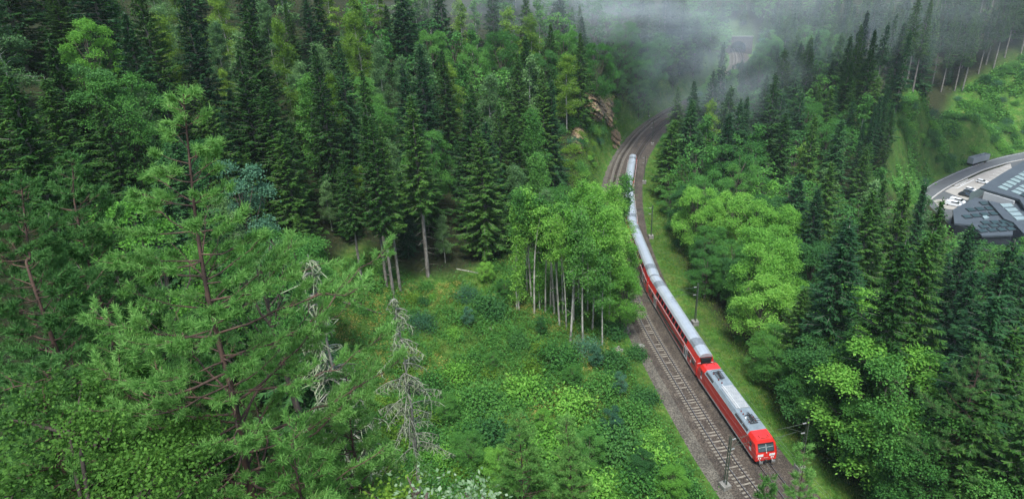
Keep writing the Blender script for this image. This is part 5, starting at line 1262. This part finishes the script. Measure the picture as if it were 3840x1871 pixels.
# ------------------------------------------------------------------ rock, walls, tunnel
def mat_rock():
    m, n, l, b = newmat('rock'); t = noise(n, l, .35, 6, kind='World'); t2 = noise(n, l, 2.2, 5, kind='World')
    r = ramp(n, l, t.outputs[0], [(.3, (.075, .07, .055)), (.45, (.26, .18, .10)), (.62, (.42, .28, .14)), (.75, (.10, .13, .05))]); r2 = ramp(n, l, t2.outputs[0], [(.3, (.5, .5, .5)), (.7, (1.2, 1.2, 1.2))])
    mu = n.new('ShaderNodeMix'); mu.data_type = 'RGBA'; mu.blend_type = 'MULTIPLY'; mu.inputs[0].default_value = 1; l.new(r.outputs[0], mu.inputs[6]); l.new(r2.outputs[0], mu.inputs[7])
    l.new(mu.outputs[2], b.inputs['Base Color']); b.inputs['Roughness'].default_value = .95
    q = n.new('ShaderNodeBump'); q.inputs['Distance'].default_value = .4; l.new(t2.outputs[0], q.inputs['Height']); l.new(q.outputs[0], b.inputs['Normal']); return m
M['rock'] = mat_rock()
def rock(cx, cy, rx, ry, label, seed, push=1.2):
    n = 26; V = []; F = []; c0 = on_ground(cx, cy, 120)
    for j in range(n+1):
        for i in range(n+1):
            u, v = i/n*2-1, j/n*2-1; p = on_ground(cx+u*rx, cy+v*ry, 120); rr = math.hypot(u, v); k = max(0, 1-rr**2.2)
            nz = vnoise(np.array([p[0]*.6+p[2]*.5]), np.array([p[1]*.5+p[2]*.8]), seed)[0]*2-.4+vnoise(np.array([p[0]*1.9+p[2]]), np.array([p[1]*1.7-p[2]]), seed+1)[0]*.6
            d = unit(CAMP-p); e = push*k*nz*1.3+push*k*.5-.15*(1-k); V.append(p+d*e*np.array([1, 1, .3])+np.array([0, 0, .25*k-.25*(1-k)])-c0)
    for j in range(n):
        for i in range(n): F.append((j*(n+1)+i, j*(n+1)+i+1, (j+1)*(n+1)+i+1, (j+1)*(n+1)+i))
    o = link('rock_outcrop', mesh_np('rock_outcrop', np.array(V), quads=np.array(F), mats=[M['rock']])); o.location = c0; tag(o, label, 'rock')
rock(1506, 262, 52, 48, 'big ochre rock and dry grass outcrop above the track bend', 611, 3.6)
rock(1455, 345, 20, 44, 'reddish rock patch left of the big ochre outcrop', 612, 2.6)
rock(1550, 345, 16, 36, 'dark rock face rising straight beside the rails', 613, 2.4)
rock(1538, 300, 16, 22, 'mossy rock step below the big ochre outcrop', 614, 3)
mb = MB(); p = on_z(1537, 395, -.6); i = nearest(MIDF, p); T = MIDF[i+1]-MIDF[i]; az = math.atan2(T[1], T[0])
mb.box((0, 0, 2.2), (4.5, .8, 4.6), rz=0); o = mb.build('retaining_wall', M['concrete'], bevel=.05); o.location = (*opposite(p, 1, 8.4), -.6); o.rotation_euler[2] = az; tag(o, 'short grey retaining wall at the foot of the rocky slope', 'wall')
# parapet of the retaining wall far up the line
i0 = nearest(TR, on_z(1797, 168, 0)); seg = offset(TR, -3.6)[i0-4:i0+26:3]
mb = MB()
for k in range(len(seg)-1):
    a, b = seg[k], seg[k+1]; c = (a+b)/2; mb.box((c[0], c[1], .4), (float(np.linalg.norm(b-a))+.05, .5, 2.2), rz=math.atan2(*(b-a)[::-1]))
M['redstone'] = plain('red_sandstone', (.075, .06, .052), .9, var=.3, scale=.8); ow = mb.build('parapet_wall', M['redstone']); tag(ow, 'reddish parapet wall with pale gaps beside the far tracks in the mist', 'wall')
for k in range(len(seg)):
    mb = MB(); mb.box((seg[k][0]+.35, seg[k][1]-.2, .25), (.55, .55, .9)); mb.build('pier', M['white'], ow)
# tunnel portal
def tunnel():
    e = (TR[-22][:2]+TL[-22][:2])/2; e2 = (TR[-30][:2]+TL[-30][:2])/2; az = math.atan2(*(e-e2)[::-1])
    o = empty('tunnel_portal', (e[0], e[1], -.6), az, 'stone tunnel portal with a round dark arch in the misty hillside', 'tunnel')
    A = [(4.6*math.cos(t), 3.6+4.3*math.sin(t)) for t in np.linspace(math.pi, 0, 17)]; A = [(-4.6, 0)]+A+[(4.6, 0)]
    W = [(-8.5, 0)]+[(-8.5, 10)]*0+[(-8.5+17*k/16, 10.2+.5*math.sin(k/16*math.pi)) for k in range(17)]+[(8.5, 0)]
    mb = MB(); n = len(A)
    V = [(x, y, z) for x in (-.6, .6) for (y, z) in A]+[(x, y, z) for x in (-.6, .6) for (y, z) in W]
    F = []
    for k in range(n-1):
        F += [(k, k+1, 2*n+k+1, 2*n+k), (n+k, n+k+1, 3*n+k+1, 3*n+k), (2*n+k, 2*n+k+1, 3*n+k+1, 3*n+k)]
    mb.add(V, F); mb.build('facade', M['redstone'], o)
    mb = MB(); mb.loft([[(-.75, y*k, z*k if z > 0 else z) for y, z in A for k in (1.0,)], [(-.75, y*1.13, z*1.1) for y, z in A]], cap=False, closed=False); mb.build('arch_ring', M['redstone'], o)
    mb = MB(); mb.loft([[(-.6, y, z) for y, z in A], [(26, y, z) for y, z in A]], cap=False, closed=False); mb.add([(26, y, z) for y, z in A], [tuple(range(n))]); mb.build('tunnel_lining', M['under'], o)
    mb = MB(); mb.box((-.2, 0, 10.9), (1.6, 17.6, .5)); mb.build('coping', M['concrete'], o)
tunnel()
# white marker on a pole above the tunnel
p = on_ground(1922, 60, 300); mb = MB(); mb.tube([(0,0,-.5),(0,0,9)], .12, 6); o = mb.build('signal_pole', M['metal']); o.location = p; tag(o, 'thin pole with a small white plate beside the tunnel', 'pole')
mb = MB(); mb.box((-.3, -.2, 4.2), (1.3, .1, 1.5)); mb.build('plate', M['white'], o)
# relay box on the left bank and stones
p = on_ground(1556, 885, 60); mb = MB()
for k in range(3): mb.box((k*.42-.42, 0, .45), (.14, 1.1, .12)); 
mb.box((0, -.5, .4), (1.1, .12, .8)); mb.box((0, .5, .4), (1.1, .12, .8)); o = mb.build('wooden_rack', M['bark_dead']); o.location = (p[0], p[1], p[2]); o.rotation_euler[2] = .4; tag(o, 'small grey wooden rack on the bank left of the tracks', 'rack')
for dx, dy, s, lab in [(1612,873,.7,'lone boulder on the gravel left of the empty track'),(1944,1175,.35,'small pale stone right of the locomotive')]:
    p = on_z(dx, dy, -.55); mb = MB(); r = np.random.default_rng(int(dx)); rings = []
    for a in np.linspace(-1.2, 1.2, 6): rings.append([(math.cos(a)*math.cos(t)*s*r.uniform(.85, 1.1), math.cos(a)*math.sin(t)*s*.7*r.uniform(.85, 1.1), math.sin(a)*s*.6+s*.3) for t in np.linspace(0, 6.28, 9)[:-1]])
    mb.loft(rings); o = mb.build('boulder', M['concrete']); o.location = p; tag(o, lab, 'boulder')
# fallen trunks
for (a, b, r0, lab, z) in [((1147,680),(1212,692),.16,'pale barked log lying at the back of the clearing',.3),((1228,822),(1237,834),.14,'short pale log end in the middle of the clearing',.3),((1245,862),(1290,868),.13,'thin grey log in the yellow grass',.2),((1425,930),(1442,942),.16,'stump-like log near the fir-like bush',.3),
                   ((830,728),(912,772),.22,'mossy fallen trunk on the slope left of the clearing',.6),((862,765),(972,798),.2,'dark fallen trunk reaching into the clearing',.5),((640,640),(665,690),.1,'thin leaning dead stem right of the biggest pine',1.2)]:
    p = on_ground(*a, 60); q = on_ground(*b, 60); d = q-p; V, F = tubes_mesh([(np.array([[0, 0, z], d*.5+[0, 0, z+.05], d+[0, 0, z*.8]]), [r0, r0*.85, r0*.6])], 7)
    o = link('fallen_log', mesh_np('fallen_log', V, quads=F, mats=[M['bark_dead'] if 'pale' in lab or 'thin' in lab else M['bark_dark']], smooth=True)); o.location = p; tag(o, lab, 'log')

# ------------------------------------------------------------------ road, car park, vehicles, buildings (right edge)
def ZZ(x, y): return (3400+x/2.7886)/KD, (500+y/2.7886)/KD
def b4(x, y, z): return on_z(*ZZ(x, y), z)
G0 = FLOOR_Z
def sheet(name, pts, z, mat, label=None, kind_='structure', th=.12):
    P = [b4(x, y, z) for x, y in pts]; mb = MB(); mb.prism([(p[0], p[1]) for p in P], z-th, z); o = mb.build(name, mat); tag(o, label, None, kind=kind_); return o
M['asphalt'] = plain('asphalt', (.095, .10, .10), .85, var=.15, scale=.5)
M['asphalt_dark'] = plain('dark_asphalt', (.085, .09, .09), .85, var=.15, scale=.4)
M['paving'] = plain('pale_paving', (.31, .285, .25), .85, var=.12, scale=.4)
M['slate'] = plain('dark_slate_roof', (.055, .068, .078), .65, var=.12, scale=.3)
M['slate2'] = plain('roof_panel_dark', (.025, .05, .05), .35, var=.2, scale=.6)
M['edge'] = plain('dark_roof_edge', (.02, .025, .03), .6)
M['skylight'] = plain('skylight_glass', (.24, .31, .31), .2, var=.15)
M['facade'] = plain('white_facade', (.5, .5, .49), .6, var=.04)
sheet('yard', [(225,560),(440,565),(700,500),(1090,300),(1400,200),(1500,700),(1300,1300),(700,1200),(240,760)], G0, M['asphalt_dark'])
outer = [(120,640),(170,590),(235,543),(330,490),(500,410),(650,352),(870,277),(1050,230),(1240,193),(1450,150)]
inner = [(160,800),(215,735),(265,690),(350,625),(440,567),(600,484),(800,392),(1000,330),(1100,303),(1240,275),(1450,225)]
sheet('road', outer+inner[::-1], G0+.10, M['asphalt'])
def line(name, pts, z, w, mat, parent=None, dash=None, label=None, cat=None):
    P = resample(catmull([b4(x, y, z)[:2] for x, y in pts], 6), 1.0); V, F = strip('l', P, [w/2, -w/2], [z, z], None); mb = MB(); mb.add(V, [tuple(f) for f in F]); o = mb.build(name, mat)
    if label: tag(o, label, cat)
    else: tag(o, kind='structure')
    return o
line('road_edge_line', [(x+10, y+9) for x, y in outer], G0+.105, .12, M['white']); line('road_edge_line', [(x-10, y-8) for x, y in inner], G0+.105, .12, M['white'])
P = resample(catmull([b4(x+4, y+3, 0)[:2] if False else b4(x+4, y+3, G0)[:2] for x, y in inner], 6), 1.0)
V, F = strip('k', P, [.5, .5, .1, .1], [G0+.08, G0+.24, G0+.24, G0+.08], None); mb = MB(); mb.add(V, [tuple(f) for f in F]); tag(mb.build('kerb', M['paving']), kind='structure')
sheet('car_park', [(400,607),(465,565),(600,503),(800,410),(1000,345),(1085,318),(1100,365),(1000,430),(830,560),(700,640),(640,705),(545,665)], G0+.06, M['paving'])
sheet('car_park', [(275,700),(330,690),(500,700),(590,740),(520,800),(420,790),(330,760)], G0+.05, M['paving'])
mk = MB()
for k in range(9):
    x0, y0 = 700+k*40, 560-k*27
    a, b = b4(x0, y0, G0), b4(x0+75, y0+17, G0); d = unit(b-a); s = np.array([-d[1], d[0], 0])*.08
    mk.add([(*(a-s)[:2], G0+.068), (*(a+s)[:2], G0+.068), (*(b+s)[:2], G0+.068), (*(b-s)[:2], G0+.068)], [(0,1,2,3)])
for a, b in (((465,568),(530,575)),((530,575),(705,485)),((500,548),(640,480)),((560,545),(620,513))):
    a, b = b4(*a, G0), b4(*b, G0); d = unit(b-a); s = np.array([-d[1], d[0], 0])*.12
    mk.add([(*(a-s)[:2], G0+.068), (*(a+s)[:2], G0+.068), (*(b+s)[:2], G0+.068), (*(b-s)[:2], G0+.068)], [(0,1,2,3)])
tag(mk.build('parking_markings', M['white']), kind='structure')

def car(x1, y1, x2, y2, paint, label, L=4.4, Wd=1.8, H=1.45, van=False):
    a, b = b4(x1, y1, G0+.06), b4(x2, y2, G0+.06); c = (a+b)/2; az = math.atan2(b[1]-a[1], b[0]-a[0])
    o = empty('parked_van' if van else 'parked_car', (c[0], c[1], G0+.07), az, label, 'van' if van else 'car', None)
    h = L/2
    prof = [(-h,.35),(-h+.02,.85),(-h+.15,.95),(h-1.1,1.0),(h-.2,.82),(h,.6),(h,.3)] if not van else [(-h,.35),(-h,1.2),(-h+.05,1.3),(h-1.0,1.3),(h-.15,1.0),(h,.7),(h,.3)]
    mb = MB(); mb.loft([[(x, y, z) for x, z in prof] for y in (-Wd/2, -Wd/2+.02, Wd/2-.02, Wd/2)]); mb.build('body', M[paint], o, bevel=.03)
    zb = .93 if not van else 1.25
    top = [(-h+.15, zb), (-h+.45, H-.08), (h-2.1, H-.06), (h-1.15, zb)] if not van else [(-h+.03, zb), (-h+.15, H), (h-1.5, H), (h-.85, zb)]
    g = MB(); g.loft([[(x*.99, -Wd/2+.08, z) for x, z in top], [(x, -Wd/2+.22, z-.0) for x, z in top], [(x, Wd/2-.22, z) for x, z in top], [(x*.99, Wd/2-.08, z) for x, z in top]]); g.build('windows', M['glass'], o)
    mb = MB(); x0, x1_ = top[1][0]+.05, top[2][0]-.02; mb.box(((x0+x1_)/2, 0, H-.03 if not van else H), (x1_-x0, Wd-.3, .06)); 
    if van: mb.box((-h+.9, 0, 1.62), (1.7, Wd-.12, H*2-3.3))
    mb.build('roof', M[paint], o, bevel=.02)
    for sx in (-1, 1):
        for sy in (-1, 1):
            w = MB(); w.tube([(sx*(h-.8), sy*(Wd/2-.2), .31), (sx*(h-.8), sy*(Wd/2+.01), .31)], .31, 14); w.build('wheel', M['under'], o)
        w = MB()
        for sy in (-1, 1): w = MB(); w.box((sx*(h+.01), sy*(Wd/2-.28), .68), (.04, .3, .14)); w.build('headlight' if sx > 0 else 'tail_light', M['lamp'] if sx > 0 else M['red'], o)
M['car_dark'] = plain('dark_car_paint', (.025, .03, .035), .25, var=.05, coat=.5)
M['car_blue'] = plain('slate_car_paint', (.06, .08, .10), .25, var=.05, coat=.5)
M['car_white'] = plain('white_car_paint', (.82, .83, .84), .25, var=.02, coat=.5)
car(430,745,545,768, 'car_white', 'white van nearest the dark lower roof, left one of the pair', 5.2, 1.95, 1.9, True)
car(470,712,585,742, 'car_white', 'white van parked behind the other white van', 5.2, 1.95, 1.9, True)
car(562,645,652,668, 'car_dark', 'black car first in the row beside the glass wall')
car(612,618,696,640, 'car_blue', 'dark grey car between the black and the white car')
car(622,592,720,618, 'car_white', 'white estate car third in the row beside the glass wall')
car(748,512,832,530, 'car_white', 'white hatchback alone beside the big roof corner')
def trailer():
    a, b = b4(668,352,G0+.1), b4(872,297,G0+.1); c = (a+b)/2; az = math.atan2(b[1]-a[1], b[0]-a[0]); n_ = unit(np.array([-(b-a)[1], (b-a)[0], 0])); c = c+n_*1.3
    o = empty('truck_trailer', (c[0], c[1], G0+.1), az, 'grey open-topped box trailer standing on the road', 'trailer'); L = 12.4; W = 2.5
    M['trailer'] = plain('trailer_grey', (.27, .30, .31), .6, .1, var=.08, scale=.5)
    mb = MB(); z0, z1 = 1.2, 3.9
    mb.box((0, 0, z0), (L, W, .15)); 
    for s in (-1, 1): mb.box((0, s*(W/2-.04), (z0+z1)/2), (L, .08, z1-z0)); mb.box((s*(L/2-.04), 0, (z0+z1)/2), (.08, W-.16, z1-z0))
    mb.build('box_body', M['trailer'], o)
    for s in (-1, 1):
        for k in range(13): mb = MB(); mb.box((-L/2+.3+k*(L-.6)/12, s*(W/2+.02), (z0+z1)/2), (.09, .05, z1-z0)); mb.build('side_rib', M['skirt'], o)
    mb = MB(); mb.box((L/2-3.2, 0, z1), (.5, W, .1)); mb.box((-L/2+3.2, 0, z1), (.12, W, .1)); mb.box((0,0,z1), (.12,W,.1)); mb.build('top_beam', M['trailer'], o)
    mb = MB(); mb.box((0, 0, .95), (L-1, .9, .3)); mb.build('chassis', M['under'], o)
    for x in (-L/2+1.2, -L/2+2.5, -L/2+3.8, L/2-2.2):
        for s in (-1, 1): mb = MB(); mb.tube([(x, s*.85, .5), (x, s*1.2, .5)], .5, 16); mb.build('wheel', M['under'], o)
trailer()

def roofpoly(root, pts, z, name='roof', mat='slate', th=.7, zs=None):
    P = [b4(x, y, z if zs is None else zs[i]) for i, (x, y) in enumerate(pts)]; mb = MB()
    zz = [p[2] for p in P]; mb.prism([(p[0], p[1]) for p in P], [q-th for q in zz], zz); return mb.build(name, M[mat], root)
def panel(root, pts, z, name, mat, h=.35, rim=.0):
    P = [b4(x, y, z) for x, y in pts]; mb = MB(); mb.prism([(p[0], p[1]) for p in P], z-.05, z+h); o = mb.build(name, M['edge'] if rim else M[mat], root)
    if rim:
        c = sum(P)/len(P); Q = [c+(p-c)*.86 for p in P]; mb = MB(); mb.prism([(p[0], p[1]) for p in Q], z+h, z+h+.04); mb.build('pane', M[mat], o)
    return o
cA = b4(1100, 480, G0)
A = empty('outlet_building', (0, 0, 0), 0, 'building with the upper slate-grey roof and rows of bright skylights at the right edge', 'building')
zA = G0+8.5
roofpoly(A, [(765,568),(1000,420),(1227,287),(1500,140),(1700,500),(1500,800),(1227,760),(1180,690),(1090,662)], zA, th=.8)
# walls under the overhang
def wall(root, pts, z0, z1, mat='facade', name='wall', th=.4):
    for (a, b) in zip(pts[:-1], pts[1:]):
        a, b = np.array(a), np.array(b); c = (a+b)/2; L = float(np.linalg.norm(b-a)); mb = MB(); mb.box((c[0], c[1], (z0+z1)/2), (L, th, z1-z0), rz=math.atan2(*(b-a)[::-1])); mb.build(name, M[mat], root)
wp = [b4(x, y, zA)[:2] for x, y in ((820,592),(1100,675),(1135,688))]; wall(A, wp, G0, zA-.8)
wall(A, [b4(x, y, zA)[:2] for x, y in ((830,575),(1020,450),(1250,310))], G0, zA-.8, 'facade')
for r_i, (x0, y0, n_) in enumerate([(948,568,8), (1088,612,7)]):
    for k in range(n_):
        dx, dy = k*43, -k*26.5; panel(A, [(x0+dx,y0+dy),(x0+38+dx,y0-17+dy),(x0+118+dx,y0+16+dy),(x0+95+dx,y0+36+dy)], zA, 'skylight', 'skylight', .25)
for k in range(3): panel(A, [(1180+k*45,650-k*28),(1240+k*45,620-k*28),(1330+k*45,660-k*28),(1290+k*45,700-k*28)], zA, 'skylight', 'slate2', .25, 1)
Bb = empty('outlet_building', (0, 0, 0), 0, 'building with the lower dark roof covered in diamond-shaped panels at the right edge', 'building')
zB = G0+5.5
roofpoly(Bb, [(482,800),(540,765),(640,715),(715,668),(800,690),(850,700),(1020,895),(1115,935),(1110,1060),(790,1072),(730,1010),(700,960),(500,940)], zB, th=.6)
roofpoly(Bb, [(850,702),(1000,735),(1140,735),(1300,700),(1420,1000),(1227,1050),(1115,930),(1022,893)], zB+.9, 'roof', th=.6)
wall(Bb, [b4(x, y, zB)[:2] for x, y in ((500,800),(560,775),(700,690))], G0, zB-.6, 'edge')
wall(Bb, [b4(x, y, zB)[:2] for x, y in ((520,935),(730,1000),(800,1062),(1100,1050))], G0, zB-.6, 'edge')
rows = [[(750,722)],[(610,790),(707,782),(805,775)],[(570,862),(662,850),(755,838),(850,830)],[(765,925),(865,920),(960,915)],[(745,968),(850,958),(948,952),(1040,945)],[(730,1010),(832,1003),(932,998),(1030,990)]]
for row in rows:
    for (x, y) in row: panel(Bb, [(x,y),(x+72,y-4),(x+122,y+26),(x+42,y+34)], zB, 'roof_panel', 'slate2', .3, 1)
panel(Bb, [(785,880),(830,872),(862,892),(812,905)], zB, 'roof_hatch', 'skylight', .5)
for k, (x, y) in enumerate([(970,745),(1022,792),(1068,836),(1112,880)]): panel(Bb, [(x,y),(x+120-k*5,y-6),(x+150-k*5,y+24),(x+38,y+32)], zB+.9, 'louvre_skylight', 'skylight', .3)
gw = [b4(x, y, G0+2.5) for x, y in ((655,668),(735,625),(812,582))]
mb = MB(); mb.loft([[(p[0], p[1], G0) for p in gw], [(p[0], p[1], G0+4.2) for p in gw]], cap=False, closed=False); mb.build('glass_wall', M['skylight'], Bb)

# ------------------------------------------------------------------ haze and mist
def mat_haze(name, dens, col, aniso=.1, wisp=0, scale=2.2, seed=0.):
    m = bpy.data.materials.new(name); m.use_nodes = True; nt = m.node_tree; n = nt.nodes; l = nt.links; n.remove(n['Principled BSDF'])
    v = n.new('ShaderNodeVolumePrincipled'); v.inputs['Density'].default_value = dens; v.inputs['Color'].default_value = (*col, 1); v.inputs['Anisotropy'].default_value = aniso
    if wisp:
        tc = n.new('ShaderNodeTexCoord'); ln = n.new('ShaderNodeVectorMath'); ln.operation = 'LENGTH'; l.new(tc.outputs['Object'], ln.inputs[0])
        mr = n.new('ShaderNodeMapRange'); mr.inputs[1].default_value = 1.0; mr.inputs[2].default_value = .15; mr.inputs[3].default_value = 0; mr.inputs[4].default_value = 1; mr.interpolation_type = 'SMOOTHSTEP'; l.new(ln.outputs['Value'], mr.inputs[0])
        mp = n.new('ShaderNodeMapping'); mp.inputs['Location'].default_value = (seed, seed*2, 0); l.new(tc.outputs['Object'], mp.inputs[0])
        t = noise(n, l, scale, 3, coord=mp.outputs[0], rough=.6); r = n.new('ShaderNodeMapRange'); r.inputs[1].default_value = .40; r.inputs[2].default_value = .68; l.new(t.outputs[0], r.inputs[0])
        a = n.new('ShaderNodeMath'); a.operation = 'MULTIPLY'; l.new(mr.outputs[0], a.inputs[0]); l.new(r.outputs[0], a.inputs[1])
        b = n.new('ShaderNodeMath'); b.operation = 'MULTIPLY'; b.inputs[1].default_value = dens; l.new(a.outputs[0], b.inputs[0]); l.new(b.outputs[0], v.inputs['Density'])
    l.new(v.outputs[0], n['Material Output'].inputs['Volume']); return m
HC = (.84, .95, 1.0)
mb = MB(); mb.box((40, 360, 30), (1500, 1400, 190)); hz = mb.build('haze', mat_haze('haze', .00010, HC)); tag(hz, 'thin blue air haze filling the valley', 'haze', kind='stuff')
def mist(dx, dy, r, rad, dens, label, seed, scale=2.2):
    c = at_range(dx, dy, r); rings = []
    for a in np.linspace(-1.5, 1.5, 12): rings.append([(math.cos(a)*math.cos(t), math.cos(a)*math.sin(t), math.sin(a)) for t in np.linspace(0, 2*math.pi, 25)[:-1]])
    mb = MB(); mb.loft(rings); o = mb.build('mist', mat_haze('mist', dens, (.88, .96, 1.0), -.4, 1, scale, seed)); o.location = c; o.scale = rad; tag(o, label, 'mist', kind='stuff')
    o.rotation_euler[2] = math.atan2(-c[0], c[1])*.6
mist(1560, -5, 258, (105, 55, 28), .013, 'bank of drifting mist over the forest at the top middle', 1.3, 3)
mist(1780, 160, 225, (40, 38, 34), .010, 'wisp of mist hanging over the tracks beyond the bend', 4.1, 3.2)
mist(2030, 50, 310, (100, 60, 36), .0042, 'pale mist over the wood around the tunnel', 7.7, 3.5)
mist(2330, 0, 310, (110, 50, 34), .0032, 'blue mist over the far stand at the upper right', 9.2, 3)
mist(1220, -5, 215, (80, 32, 20), .011, 'thin mist along the hillside at the top', 12.5, 3)
